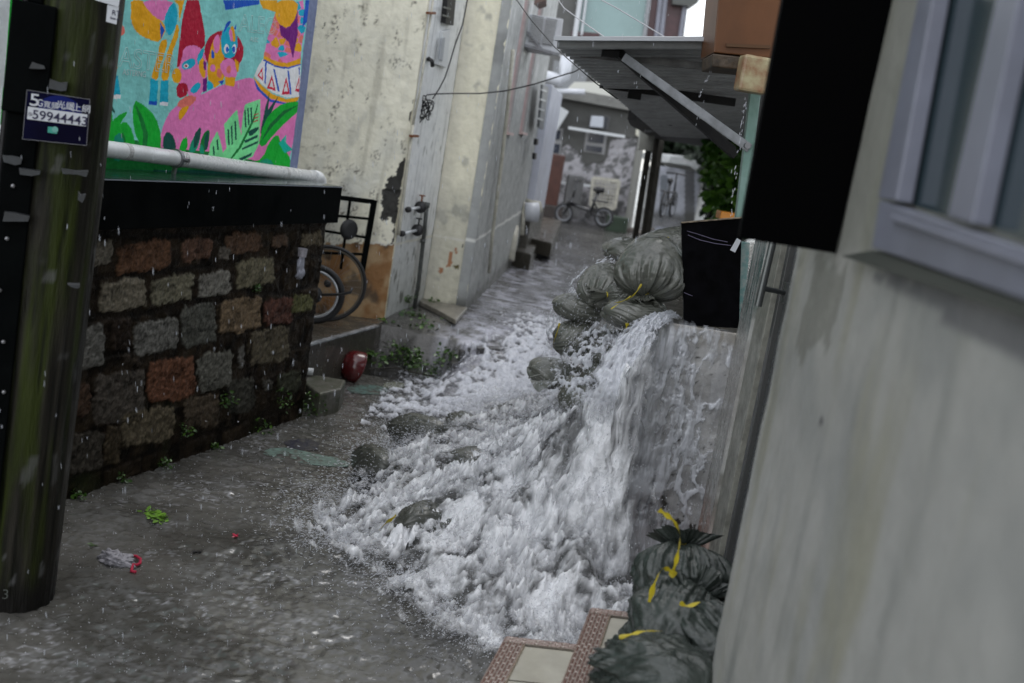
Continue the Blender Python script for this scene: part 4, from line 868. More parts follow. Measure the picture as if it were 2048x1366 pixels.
hm = [gp(x, y, 6.62) for x, y in ((1057, 756), (1068, 752), (1085, 748), (1105, 748), (1125, 750), (1140, 752))]
MB().tube(hm, .006, 6).build('hem', m_sack, b, smooth=True)
k = MB(); fl = [gp(1060, 760, 6.6), gp(1078, 762, 6.6), gp(1125, 757, 6.6), gp(1100, 772, 6.55), gp(1078, 785, 6.55), gp(1068, 776, 6.58)]; k.prism(fl, (0, .012, 0)); k.build('loose_flap', m_sack, b)
sandbag('pale end of a sandbag peeping out behind the left side of the big bag', gp(1245, 500, 6.9), (.24, .26, .14), (0, -10, 30), 57, ruffle=.05, fold=.2)
b, nc = sandbag('small brownish sandbag wedged in the rushing water', gp(1195, 755, 6.2), (.19, .17, .15), (0, 30, 40), 21, ruffle=.0)
ribbon(b, [gp(x, y, 6.08) for x, y in ((1211, 732), (1216, 742), (1212, 753))], .016)
sandbag('hidden core sandbag under the cascade', gp(1220, 705, 6.4), (.36, .35, .26), (0, 0, 30), 22, ruffle=0)
sandbag('dark sandbag at the base of the cascade', gp(1185, 800, 6.3), (.42, .35, .3), (0, 0, -20), 23, ruffle=0)
b, nc = sandbag('sharp cornered dark sandbag at the left rim of the foam', gz(748, 925, .13), (.50, .22, .20), (10, 12, 118), 25, m_sackw, ruffle=.0, lump=.1)
b, nc = sandbag('dark sandbag splashed by spray beside the left rim of the foam', gz(838, 862, .15), (.48, .26, .22), (0, 10, 150), 27, m_sackw, ruffle=.0, lump=.1)
sandbag('half drowned sandbag in the middle of the white water', gz(1015, 842, .20), (.42, .3, .24), (0, 0, 60), 29, m_sackw, ruffle=.0, lump=.1)
sandbag('half drowned dark sandbag right of the middle one', gz(1075, 828, .28), (.3, .25, .22), (0, 0, 60), 30, m_sackw, ruffle=.0, lump=.1)
sandbag('small dark lump of sandbag showing in the upper foam', gz(1195, 795, .62), (.22, .2, .16), (0, 0, 20), 31, ruffle=0)
b, nc = sandbag('sandbag with torn yellow strap drowning at the front of the foam', gz(852, 1045, .16), (.42, .25, .22), (0, 6, 60), 33, m_sackw, ruffle=.04, lump=.1)
ribbon(b, [gz(x, y, z) for x, y, z in ((800, 1025, .17), (785, 1037, .16), (770, 1048, .12), (758, 1060, .08))], .025); ribbon(b, [gz(x, y, z) for x, y, z in ((782, 1058, .10), (790, 1068, .08), (797, 1082, .05))], .012)
sandbag('drowned sandbag left of the half drowned middle one', gz(925, 858, .16), (.36, .26, .22), (0, 0, 100), 51, m_sackw, ruffle=0, lump=.1)
sandbag('drowned sandbag lying across the centre of the foam', gz(960, 930, .28), (.40, .28, .2), (0, 0, 20), 53, m_sackw, ruffle=0, lump=.1)
sandbag('drowned sandbag right of the torn yellow strap', gz(915, 1065, .14), (.36, .26, .2), (0, 0, 80), 55, m_sackw, ruffle=0, lump=.1)
GF = 'dark sandbags heaped on the tiled steps'
b, nc = sandbag('dark green sandbag by the door with a tall yellow tie standing up', (.79, 3.90, .64), (.36, .32, .32), (0, -62, 100), 41, m_sackd, ruffle=.03, fold=.26, group=GF, lump=.24)
bt = b
def gzz(x, y, Yd): return gy(x, y, Yd)
ribbon(b, [gzz(x, y, 3.62) for x, y in ((1342, 1152), (1350, 1130), (1357, 1100), (1360, 1070), (1350, 1045), (1333, 1030), (1318, 1020))], .020)
ribbon(b, [gzz(x, y, 3.6) for x, y in ((1350, 1152), (1338, 1140), (1325, 1138), (1312, 1160), (1302, 1190), (1292, 1225))], .026)
b, nc = sandbag('dark green sandbag in the middle of the step heap with a yellow band', (.735, 3.62, .58), (.42, .34, .28), (12, -30, 62), 43, m_sackd, ruffle=.04, fold=.2, group=GF, lump=.18)
ribbon(b, [gzz(x, y, 3.38) for x, y in ((1238, 1275), (1265, 1268), (1290, 1262), (1325, 1262))], .014)
ribbon(b, [gzz(x, y, 3.5) for x, y in ((1360, 1205), (1375, 1212), (1400, 1204))], .016)
b, nc = sandbag('dark crumpled sandbag lying lowest on the tiled steps', (.66, 3.36, .54), (.44, .36, .26), (0, 14, 120), 45, m_sackd, ruffle=.0, fold=.2, group=GF, lump=.2)
b, nc = sandbag('dark sandbag against the door at the back of the step heap', (.90, 3.55, .58), (.36, .3, .26), (0, -25, 140), 47, m_sackd, ruffle=.07, fold=.2, group=GF, lump=.18)
sandbag('limp dark sandbag spread at the left foot of the step heap', (.60, 3.22, .50), (.34, .26, .16), (0, 0, 60), 49, m_sackd, ruffle=0, fold=.25, group=GF, lump=.26)

# ------------------------------------------------------------------ tiled steps
stp = thing('tiled_steps', 'two low steps of cream tiles edged with ribbed red brown tiles', 'steps')
m_tile = mat('cream_tile', (.46, .44, .37), rough=.14, rvar=.08, var=.3, vscale=5, bump=.001, bscale=20)
m_ribt = mat('ribbed_tile', attr=True, rough=.3, rvar=.1, var=.3, vscale=40)
au = R_(11); E1 = Vector((math.cos(au), -math.sin(au)*-0, 0)); 
fx_ = Vector((math.cos(R_(6)), math.sin(R_(6)), 0)); fy_ = Vector((-math.sin(au), -math.cos(au), 0))
def rib_fn(flip=False):
    def fn(X, Y, P, A, B):
        a, b = (A, B) if not flip else (B, A)
        r = np.abs(((b/.0125) % 1)-.5)*2; brk = np.abs(((a/.052+.5*(np.floor(b/.0125) % 2)) % 1)-.5) > .44
        h = .004*sst(.25, .6, 1-r)*(~brk); c = mixc((.30, .26, .22), (.13, .055, .04), sst(.2, .7, 1-r)*(~brk)); c[(b < .004) | (b > .083)] = (.32, .26, .2)
        return h, c
    return fn
for nm, cor, z, dep, wid, z0 in (('lower', gz(1012, 1275, .3), .3, 1.5, .9, -.1), ('upper', gz(1182, 1218, .45), .45, 1.5, 1.2, -.1)):
    k = MB(); A_ = cor; P4 = [A_, A_+fx_*wid, A_+fx_*wid+fy_*dep, A_+fy_*dep]
    k.prism([Vector((p.x, p.y, z-.004)) for p in P4], (0, 0, -(z+.1))); o = k.build('step', m_tile, stp)
    rb_ = .088
    panel('ribbed_edge', Vector((A_.x, A_.y, z+.002)), fy_*dep, fx_*rb_, (0, 0, 1), .004, rib_fn(), m_ribt, o, .006)
    panel('ribbed_edge', Vector((A_.x, A_.y, z+.0045))-fy_*.0, fx_*wid, fy_*.05, (0, 0, 1), .004, rib_fn(), m_ribt, o, .006)
    k = MB(); k.prism([Vector((A_.x, A_.y, z+.001))-fx_*.004, Vector((A_.x, A_.y, z-.045))-fx_*.004, Vector((A_.x, A_.y, z-.045))-fx_*.004+fy_*dep, Vector((A_.x, A_.y, z+.001))-fx_*.004+fy_*dep], fx_*.003)
    k.build('riser_trim', mat('brown_riser', (.20, .11, .085), rough=.3, var=.6, vscale=30, vcol=(.35, .32, .28)), o)
    k = MB()
    for i in range(5): q = A_+fx_*rb_+fy_*(.05+.3*i); k.bar(Vector((q.x, q.y, z-.003)), Vector((q.x, q.y, z-.003))+fx_*(wid-rb_), .004, .003)
    k.build('grout_line', m_dampc, o)

# ------------------------------------------------------------------ right house: door bay and near wall
rh = thing('right_house', 'pale weathered house close on the right with door bay and window', 'house')
def nw_fn(X, Y, P, A, B):
    n = len(X); c = full((.39, .39, .362), n)*(1+.07*fbm(A*1.5, B*1, 3, 2))[:, None]
    c = mixc(c, (.28, .27, .18), .6*sst(.05, .6, fbm(A*5, B*.9, 4, 14)))
    c = mixc(c, (.17, .18, .165), .5*sst(.1, .6, fbm(A*6, B*1.3, 4, 4))); c = mixc(c, (.25, .26, .25), .5*sst(-.1, .5, fbm(A*2.5, B*2.5, 4, 44)))
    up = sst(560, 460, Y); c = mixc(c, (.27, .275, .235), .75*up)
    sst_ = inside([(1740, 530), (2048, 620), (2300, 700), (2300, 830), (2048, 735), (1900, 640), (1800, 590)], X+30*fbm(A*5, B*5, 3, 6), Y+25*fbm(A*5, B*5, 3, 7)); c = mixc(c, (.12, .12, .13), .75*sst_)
    dr = inside([(1620, 520), (1700, 520), (1660, 680), (1600, 720)], X+25*fbm(A*7, B*3, 3, 16), Y+45*fbm(A*9, B*2, 3, 17)); c = mixc(c, (.16, .16, .13), .6*dr)
    dot = np.hypot(X-1637, Y-845) < 7; c[dot] = (.1, .1, .1)
    edge = sst(.06, .0, np.abs(A)) ; c = mixc(c, (.44, .45, .43), .5*edge)
    return .004*fbm(A*5, B*5, 4, 3), c
nw0 = lane(.66, 3.3, -.1)
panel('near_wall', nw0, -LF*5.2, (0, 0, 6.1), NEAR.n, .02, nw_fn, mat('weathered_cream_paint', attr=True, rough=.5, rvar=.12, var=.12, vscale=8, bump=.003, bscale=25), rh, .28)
k = MB(); q = lane(.667, 3.296, -.1); k.prism([q, q+LL*.9, q+LL*.9-LF*5.2, q-LF*5.2], (0, 0, 6.1)); k.build('wall_body', m_housew, rh)
m_fcon = mat('grey_jamb_concrete', (.30, .30, .26), rough=.4, rvar=.1, var=.6, vscale=14, vcol=(.10, .10, .085), bump=.003, bscale=40)
def jamb(name, f0, f1, lat, z0, z1, m, d=.25):
    k = MB(); q = lane(lat, f0, z0); k.prism([q, lane(lat, f1, z0), lane(lat+d, f1, z0), lane(lat+d, f0, z0)], (0, 0, z1-z0)); return k.build(name, m, rh, bevel=.004)
def jm_fn(X, Y, P, A, B):
    n = len(X); c = full((.44, .44, .42), n)*(1+.1*fbm(A*6, B*3, 4, 2))[:, None]; c = mixc(c, (.12, .12, .10), .7*sst(.1, .5, fbm(A*20, B*4, 4, 9)))
    c = mixc(c, (.36, .34, .32), .6*sst(.9, 1.2, B)*sst(1.55, 1.4, B)); c = mixc(c, (.40, .13, .06), sst(.75, .15, B+.15*fbm(A*9, B*6, 3, 3))*.85)
    c = mixc(c, (.05, .14, .13), sst(1.5, 1.7, B)*.8*sst(-.2, .3, fbm(A*30, B*3, 3, 8)))
    return .002*fbm(A*20, B*20, 3, 4), c
q = lane(.93, 5.79, -.1)
panel('pilaster', q, lane(.93, 5.42, -.1)-q, (0, 0, 2.6), FAR_R.n, .01, jm_fn, m_conc, rh, .12)
jamb('door_jamb', 5.415, 5.12, .945, -.1, 5.8, m_fcon); jamb('gap_shade', 5.118, 5.03, 1.02, -.1, 5.8, m_black); jamb('door_post', 5.028, 4.97, .955, -.1, 5.8, mat('grey_door_post', (.07, .072, .07), rough=.35))  # black strip stands in for the shade in the gap beside the door
jamb('door_leaf', 4.968, 3.30, .98, -.1, 5.8, mat('grey_metal_door', (.09, .095, .098), rough=.3, rvar=.1, var=.4, vscale=8))
k = MB(); hp0, hp1 = gy(1549, 470, 4.6), gy(1516, 612, 4.6); k.tube([hp0, hp1], .016, 12); h2 = gy(1527, 577, 4.6); k.tube([h2, gy(1572, 586, 4.75)], .012, 10); k.box(gy(1574, 586, 4.75), (.03, .05, .09))
hd = k.build('door_handle', mat('brushed_steel', (.16, .17, .17), rough=.3, metal=.7), rh, smooth=False)
# window in the near wall
wd = MB().prism([NEAR.at(x, y, -.012) for x, y in ((1876, -80), (2500, -200), (2500, 620), (1800, 400))], NEAR.n*.016).build('window', mat('window_glass', (.035, .055, .065), rough=.12), rh)
m_lavf = mat('lavender_grey_frame', (.20, .21, .26), rough=.35, var=.3, vscale=4)
def fr(pts, off=.01, th=.035): return MB().prism([NEAR.at(x, y, off) for x, y in pts], NEAR.n*th).build('frame', m_lavf, wd, bevel=.004)
fr([(1885, -80), (1915, -80), (1826, 408), (1788, 402)]); fr([(2055, -90), (2100, -90), (1985, 455), (1935, 440)], .008)
fr([(1786, 404), (2500, 640), (2500, 745), (1772, 500)], .012, .03)
fr([(1790, 430), (2500, 668), (2500, 682), (1789, 442)], .045, .01)
dk = MB().prism([NEAR.at(x, y, .012) for x, y in ((1765, 503), (2500, 748), (2500, 775), (1700, 515))], NEAR.n*.02).build('sill', mat('dark_sill_joint', (.07, .075, .065), rough=.5), rh)
# black projecting panel
BKP = Plane(lane(.6, 2.8, 0), 92.5)
k = MB(); k.prism([BKP.at(x, y) for x, y in ((1577, -60), (1800, -60), (1671, 507), (1479, 476))], LF*.045)
tag(k.build('signboard', mat('matt_black_panel', (.0006, .0006, .0008), rough=.7, spec=.03), bevel=.002), 'plain black signboard projecting from the near right wall', 'signboard')

# ------------------------------------------------------------------ orange cabinet, beam, green post, canopy
chh = thing('green_house', 'pale green house wall behind the canopy posts, mostly hidden by the signboard', 'house')
k = MB(); k.prism([Vector(p) for p in ((3.5, 8.5, -.1), (7, 8.5, -.1), (7, 15.5, -.1), (3.75, 15.5, -.1))], (0, 0, 4.6)); k.build('wall', mat('pale_green_wall', (.22, .28, .25), rough=.6, var=.5, vscale=2), chh)
k = MB(); k.prism([Vector(p) for p in ((3.48, 10, .4), (3.53, 11, .4), (3.53, 11, 2.4), (3.48, 10, 2.4))], (-.04, 0, 0)); k.build('door', m_greyp, chh)
oc = thing('orange_cabinet', 'rusty orange board above a rotten timber beam, beside the black signboard', 'cabinet')
OP = Plane((1, 6.05), 90)
m_orange = mat('orange_painted_board', (.15, .058, .020), rough=.4, var=.4, vscale=5, stretch=(1, 1, .5))
k = MB(); k.prism([OP.at(x, y) for x, y in ((1443, -70), (1585, -70), (1560, 118), (1427, 105))], (0, .5, 0)); k.build('panel', m_orange, oc, bevel=.006)
k = MB(); k.bar(OP.at(1452, 90, .01), OP.at(1540, 94, .01), .02, .018); k.build('rail', mat('dark_orange', (.09, .04, .012), rough=.5), oc)
k = MB(); k.prism([OP.at(x, y, .01) for x, y in ((1425, 107), (1565, 122), (1560, 146), (1424, 134))], (0, .4, 0)); k.build('beam', mat('rotten_beam', (.10, .07, .045), rough=.6, var=.9, vscale=12, vcol=(.02, .015, .01), bump=.01, bscale=20), oc, bevel=.008)
cap = MB(); cq = OP.at(1508, 150, .06); cap.box(cq, (.17, .12, .19), rz=.1); 
tag(cap.build('rusty_bucket', mat('rust_and_cream_tin', (.45, .40, .24), rough=.4, var=1., vscale=8, vcol=(.22, .06, .02)), bevel=.015), 'cream and rust stained tin box hanging under the orange board', 'box')
m_gpost = mat('green_post_paint', (.12, .22, .18), rough=.35, var=.5, vscale=8, vcol=(.25, .36, .33), bump=.002, bscale=30)
GPy = 6.35
k = MB(); k.bar(gy(1512, 165, GPy), gy(1480, 440, GPy), .06, .06, up=(0, 1, 0)); k.bar(gy(1512, 165, GPy), gy(1560, -200, GPy), .075, .075, up=(0, 1, 0))
gpo = k.build('green_post', m_gpost, bevel=.005); tag(gpo, 'pale green steel post that carries the metal canopy', 'post')
k = MB(); k.prism([gy(x, y, 6.0) for x, y in ((1481, 484), (1500, 486), (1485, 660), (1474, 655))], (0, .05, 0)); tag(k.build('turquoise_strip', mat('worn_turquoise', (.10, .22, .21), rough=.5, var=.9, vscale=30, vcol=(.3, .32, .3))), 'worn turquoise board edge between the black board and door jamb', 'board')
cn = thing('metal_canopy', 'grey corrugated metal canopy on angled struts over the sandbags', 'canopy')
ca, cb = gy(1110, 82, 6.5), gy(1560, 84, 6.5); ce_, cf = gy(1322, 268, 12.2), gy(1322, 268, 12.2)+Vector((3.2, .0, .35))
nu, nv = 12, 900
a, b_ = np.meshgrid(np.linspace(0, 1, nu), np.linspace(0, 1, nv)); a = a.ravel()[:, None]; b_ = b_.ravel()[:, None]
ca_, cb_, cc_e, cc_f = [np.array(p) for p in (ca, cb, ce_, cf)]
Pq = (ca_*(1-a)+cb_*a)*(1-b_)+(cc_e*(1-a)+cc_f*a)*b_
Pq[:, 2] += .03*np.tanh(2.2*np.sin(b_[:, 0]*2*math.pi*44))+.004*perlin(a[:, 0]*4, b_[:, 0]*30, 4)
Pt = Pq.copy(); Pt[:, 2] += .004; N0 = len(Pq); F = gridfaces(nu, nv)
m_corr = mat('corrugated_sheet', (.38, .39, .40), rough=.4, rvar=.15, var=.5, vscale=5, vcol=(.15, .15, .15))
np_mesh('roof_sheet', np.vstack([Pq, Pt]), np.vstack([F[:, ::-1], F+N0]), m_corr, cn)
k = MB(); k.bar(ca+Vector((-.01, -.01, .012)), cb+Vector((0, -.01, .012)), .02, .022); k.build('front_flashing', mat('pale_flashing', (.5, .52, .55), rough=.35), cn)
m_galv = mat('galvanised_angle', (.26, .27, .29), rough=.4, metal=.3, var=.5, vscale=14); m_dsteel = mat('dark_old_steel', (.008, .008, .0085), rough=.5, spec=.1, var=.5, vscale=20, vcol=(.02, .018, .016))
k = MB(); sa, sb = gy(1222, 96, 6.75), gy(1500, 296, 6.3); sa = gy(1248, 113, 6.65); k.bar(sa, sb, .012, .045, up=(0, 0, 1)); k.bar(sa+Vector((0, .03, -.02)), sb+Vector((0, .03, -.02)), .05, .01); k.build('strut', m_galv, cn)
k = MB(); k.lathe([(.018, -.03), (.018, .03)], sb+Vector((-.02, 0, .01)), (0, 1, 0), 12); k.build('bolt', m_steel, cn)
k = MB(); k.bar(gy(1222, 92, 6.7), gy(1470, 310, 6.9), .05, .05); k.build('strut', m_dsteel, cn); k = MB(); k.box(gy(1222, 100, 6.65), (.10, .05, .09), rz=.1); k.build('strut_plate', m_dsteel, cn)
k = MB(); k.bar(gy(1162, 108, 6.9), gy(1424, 134, 6.9), .04, .045); k.build('purlin', mat('pale_timber_purlin', (.16, .16, .16), rough=.5, var=.8, vscale=10), cn)
for (x0, y0, x1, y1, Yd) in ((1200, 168, 1470, 205, 8.4), (1256, 188, 1282, 192, 8.2), (1310, 240, 1345, 246, 11.)):
    k = MB(); k.bar(gy(x0, y0, Yd), gy(x1, y1, Yd), .05, .06); k.build('purlin', m_dsteel, cn)
k = MB(); k.bar(gy(1228, 100, 7.4), gy(1465, 300, 8.2), .05, .05); k.build('strut', m_dsteel, cn)
# clothes lines and cables at the top
for lab, pts, mm, rr in (('pale taut line running down to the canopy from the top', [gy(1185, -10, 7.5), gy(1240, 20, 7.4), gy(1333, 76, 7.3)], m_wirew, .004),
    ('pale knotted line from the left eave to the canopy bracket', [gy(1110, -10, 8.), gy(1128, 16, 7.8), gy(1160, 40, 7.5), gy(1213, 77, 6.8)], m_wirew, .004),
    ('dark line crossing in front of the air conditioner', [gy(1030, -5, 8.5), gy(1062, 40, 8.2), gy(1110, 95, 7.8), gy(1150, 130, 7.4), gy(1190, 165, 7.2), gy(1235, 198, 7.)], m_wire, .004)):
    tag(MB().tube(pts, rr, 5).build('overhead_line', mm), lab, 'wire')
k = MB()
for j in range(3): k.tube([gy(1417+j*4, 78, 7.), gy(1420+j*4, 55, 7.), gy(1428+j*3, 38, 7.), gy(1436, 10, 7.)], .005, 5)
k.box(gy(1432, 40, 7.), (.06, .05, .04)); tag(k.build('cable_bunch', m_wire), 'small bunch of dark cables beside the orange board against the sky', 'cable')
# box lying behind the board
k = MB(); k.box(gy(1457, 432, 8.2), (.16, .2, .06)); tag(k.build('orange_box', mat('orange_plastic', (.55, .20, .01), rough=.35), bevel=.008), 'orange plastic box behind the top of the black flood board', 'box')

# ================================================================== far end of the lane
def q4(p): return [(1040+x*.2197, 180+y*.2197) for x, y in p]
def q3(p): return [(1020+x*.2563, y*.2563) for x, y in p]
# white bay
wbay = thing('white_bay', 'white rendered bay with a louvred window overhanging the lane', 'house bay')
z_b = SIDE3.at(1046, 428).z; s0 = (SIDE3.at(1046, 428)-SIDE3.a).dot(SIDE3.u); s1 = (SIDE3.at(1095, 300)-SIDE3.a).dot(SIDE3.u); z_t = SIDE3.at(1103, 178).z
s0 = 4.95
a_ = SIDE3.a+SIDE3.u*s0; b2_ = SIDE3.a+SIDE3.u*min(s1, 12)
k = MB(); pp = [Vector((p.x, p.y, z_b)) for p in (a_+SIDE3.n*.10, b2_+SIDE3.n*.10, b2_-SIDE3.n*2, a_-SIDE3.n*2)]
k.prism(pp, (0, 0, z_t-z_b)); k.build('bay_wall', mat('lavender_white_paint', (.52, .54, .62), rough=.5, var=.3, vscale=3), wbay, bevel=.01)
W3 = Plane(SIDE3.a+SIDE3.n*.10, 4.8)
k = MB(); k.prism([W3.at(x, y, .0) for x, y in q3([(240, 660), (285, 680), (245, 1010), (210, 990)])], W3.n*.03); w_ = k.build('window', mat('grey_louvre', (.16, .17, .18), rough=.4), wbay)
k = MB(); 
for i in range(4): k.bar(W3.at(*q3([(245-i*8, 700+i*75)])[0], .035), W3.at(*q3([(280-i*9, 712+i*75)])[0], .035), .02, .02)
k.build('frame', m_whm, w_)
for x, y in ((135, 470), (120, 600)):
    k = MB(); k.prism([W3.at(*p_, .0) for p_ in q4([(x-8, y-28), (x+8, y-28), (x+4, y+28), (x-12, y+28)])], W3.n*.04); k.build('vent', m_dark, wbay)
k = MB(); k.prism([pp[0]+Vector((0, -.2, -.8)), pp[1]+Vector((0, 0, -.8)), pp[2]+Vector((0, 0, -.8)), pp[3]+Vector((0, -.2, -.8))], (0, 0, .78)); k.build('dark_undercroft', m_dampc, wbay)
# pipes at the foot
k = MB(); k.tube([gy(1030, 395, 15.8), gy(1062, 406, 15.6), gy(1078, 408, 15.5), gy(1080, 420, 15.5), gy(1070, 428, 15.5)], .045, 10); tag(k.build('drain_pipe', m_crp, smooth=True), 'cream drain pipe elbowing out at the far corner of the grey wall', 'pipe')
tag(MB().tube([gy(1048, 405, 15.4), gy(1044, 470, 15.2)], .03, 8).build('drain_pipe', m_crp, smooth=True), 'thin cream pipe dropping below the white bay', 'pipe')
tag(MB().tube([gy(1031, 455, 14.9), gy(1028, 475, 14.7), gy(1022, 520, 14.5)], .05, 10).build('drain_pipe', m_crp, smooth=True), 'stout cream pipe reaching the ground at the end of the grey wall', 'pipe')
k = MB(); k.lathe([(.0, -.1), (.13, -.1), (.14, .1), (.0, .1)], gy(1062, 424, 15.4), (1, .2, .1), 16); tag(k.build('water_tank', m_whp, smooth=True), 'small white cylinder below the white bay', 'tank')
k = MB(); k.prism([gz(x, y, .62) for x, y in ((1040, 500), (1100, 515), (1120, 462), (1060, 452))], (0, 0, .22)); tag(k.build('concrete_step', m_dampc, bevel=.02), 'damp concrete step at the foot of the white bay', 'step')
k = MB(); k.prism([Vector((p.x, p.y, .5)) for p in (gz(1022, 520, .6), gz(1060, 530, .6), gz(1075, 500, .6), gz(1040, 488, .6))], (0, 0, .25)); tag(k.build('concrete_block', m_dampc, bevel=.02), 'low concrete block beside the cream drain pipes', 'block')
# vertical pipe on the lane wall
k = MB(); k.tube([SIDE3.at(x, y, .05) for x, y in ((1026, 100), (1015, 220), (1000, 350), (985, 470), (978, 545))], .02, 8)
tag(k.build('wall_pipe', m_crp, smooth=True), 'thin vertical cream pipe on the grey lane wall', 'pipe')
# air conditioner
ac = thing('air_conditioner', 'white window air conditioner jutting out high on the left side of the lane', 'air conditioner')
AP = Plane((0, 12.5), 97)
k = MB(); k.prism([AP.at(x, y) for x, y in ((1044, 26), (1127, 38), (1119, 107), (1030, 92))], (-.1, .55, 0)); k.build('casing', mat('ac_white', (.55, .57, .60), rough=.4, var=.2), ac, bevel=.01)
for pq in ([(175, 115), (265, 135), (235, 345), (145, 325)], [(285, 140), (370, 155), (330, 360), (250, 345)]):
    P4 = [AP.at(*p_, .004) for p_ in q3(pq)]; k = MB(); k.prism(P4, AP.n*.01); g_ = k.build('grille', mat('ac_grille', (.20, .21, .22), rough=.4), ac)
    k = MB()
    for i in range(1, 15): t = i/15; k.bar(P4[0].lerp(P4[3], t)+AP.n*.015, P4[1].lerp(P4[2], t)+AP.n*.015, .012, .006)
    k.build('louvre', m_whm, g_)
k = MB(); k.bar(AP.at(1022, 84, .02), AP.at(1120, 110, .02), .1, .03); k.bar(AP.at(1030, 35, .03), AP.at(1086, 100, .03), .02, .02); k.build('bracket', m_galv, ac)
k = MB(); k.prism([gy(x, y, 12.8) for x, y in ((1020, -60), (1100, -60), (1093, 0), (1048, 15), (1012, 10))], (0, .6, 0)); tag(k.build('eave_cover', mat('brown_eave', (.20, .13, .11), rough=.5, var=.4)), 'brownish eave board above the air conditioner', 'eave')
# far house facing us
FH = Plane((0, 24.5), 92)
fh = thing('rubble_house', 'grey house with flaking white rubble wall and small windows closing the lane', 'house')
rub = q4([(380,520),(430,490),(520,560),(600,680),(650,670),(760,660),(800,620),(820,450),(1055,440),(1080,700),(960,1320),(300,1200),(320,820)])
def fh_fn(X, Y, P, A, B):
    n = len(X); c = full((.078, .078, .072), n)*(1+.12*fbm(A*.8, B*.8, 3, 2))[:, None]; h = .01*fbm(A*3, B*3, 3, 3)
    wx = X+5*fbm(A*2, B*2, 4, 5); wy = Y+5*fbm(A*2, B*2, 4, 6); m = inside(rub, wx, wy)
    f1, f2, idd = cells(A*4.5+.5*fbm(A*4, B*4, 3, 8), B*5.5+.4*fbm(A*4, B*4, 3, 18), 12); mort = fbm(A*5, B*5, 5, 22)
    rc = mixc((.40, .39, .41), (.12, .12, .12), sst(-.05, .25, mort+.25*((idd % 5) < 2))); rc = mixc(rc, (.36, .35, .36), sst(.12, .02, f2-f1))
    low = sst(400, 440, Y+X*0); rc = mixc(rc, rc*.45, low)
    c[m] = rc[m]; h = np.where(m, h-.03+.05*np.clip(f2-f1, 0, .3), h)
    dark_opening = inside(q4([(200, 600), (360, 600), (340, 900), (300, 1200), (140, 1200), (160, 800)]), X, Y); c[dark_opening] = (.05, .042, .035)  # door opening: its inner shade is painted onto the flat wall
    return h, c
fl_, fr_ = FH.at(1060, 300), FH.at(1283, 300)
zt_ = FH.at(1180, 205).z
panel('front_wall', Vector((fl_.x-1, fl_.y, .3)), Vector((fr_.x-fl_.x+1.0, fr_.y-fl_.y, 0)), (0, 0, zt_-.3), FH.n, .03, fh_fn, mat('far_wall', attr=True, rough=.6, var=.2, vscale=4, bump=.01, bscale=8), fh, .3)
k = MB(); k.prism([Vector((fl_.x-1, fl_.y+.3, .3)), Vector((fr_.x+.02, fr_.y+.3, .3)), Vector((fr_.x+.3, fr_.y+3.5, .3)), Vector((fl_.x-1, fl_.y+3.5, .3))], (0, 0, zt_-.35)); k.build('house_body', m_housew, fh)
k = MB(); cl, cr_ = FH.at(1095, 180), FH.at(1262, 212); k.bar(Vector((cl.x-1, cl.y-.1, cl.z)), cr_+Vector((.1, -.1, 0)), .4, .22); k.build('cornice', mat('pale_cornice', (.20, .20, .185), rough=.5, var=.4), fh)
k = MB(); k.prism([FH.at(x, y, -.4) for x, y in q3([(440, 700), (500, 640), (700, 640), (790, 740), (900, 810)])], (0, 2, 0)); k.build('roof_parapet', mat('white_parapet', (.62, .62, .56), rough=.5), fh)
k = MB(); k.prism([FH.at(x, y, .05) for x, y in q4([(1075, 225), (1135, 250), (1085, 430), (1052, 405)])], (0, .1, 0)); k.build('corner_panel', mat('cream_panel', (.62, .60, .50), rough=.5), fh)
m_glass = mat('dark_glass', (.03, .035, .05), rough=.12); m_lf = mat('pale_frame', (.26, .26, .26), rough=.5)
def fwin(pts, frame_m, panes):
    o = MB().prism([FH.at(x, y, .03) for x, y in q4(pts)], (0, .08, 0)).build('window', frame_m, fh)
    for p_ in panes: MB().prism([FH.at(x, y, .06) for x, y in q4(p_)], (0, .03, 0)).build('pane', m_glass, o)
fwin([(640, 215), (830, 235), (800, 370), (620, 350)], mat('dark_frame', (.09, .09, .09), rough=.5), [[(770, 245), (800, 250), (785, 350), (760, 345)]])  # dark grey frame of the upper window
fwin([(602, 360), (800, 385), (768, 590), (580, 560)], m_lf, [[(630, 385), (770, 400), (755, 485), (615, 470)], [(605, 500), (750, 520), (742, 570), (595, 548)]])
fwin([(250, 345), (395, 350), (370, 595), (215, 575)], m_lf, [[(262, 365), (372, 370), (360, 450), (248, 440)], [(245, 480), (365, 495), (352, 575), (230, 560)]])
k = MB(); k.prism([FH.at(x, y, .35) for x, y in q4([(650, 235), (765, 243), (757, 347), (635, 335)])], (0, .3, 0)); tag(k.build('white_box_unit', mat('white_box', (.48, .51, .56), rough=.4), bevel=.02), 'white box unit in the upper window of the rubble house', 'box')
k = MB(); k.bar(FH.at(*q4([(440, 343)])[0], .3), FH.at(*q4([(955, 425)])[0], .3), .06, .06); tag(k.build('drying_pole', m_whm), 'upper white drying pole across the rubble house', 'pole')
k = MB(); k.bar(FH.at(*q4([(170, 818)])[0], .3), FH.at(*q4([(640, 872)])[0], .3), .05, .05); tag(k.build('drying_pole', m_whm), 'lower white pole low on the rubble house behind the bicycle', 'pole')
k = MB(); k.box(FH.at(*q4([(350, 265)])[0], .3), (.22, .2, .5), ry=.4); tag(k.build('wall_lamp', m_whm, bevel=.02), 'small pale lamp beside the dark recess of the rubble house', 'lamp')
la_ = thing('lattice_panel', 'cream lattice panel leaning on the rubble wall behind the bicycle', 'lattice')
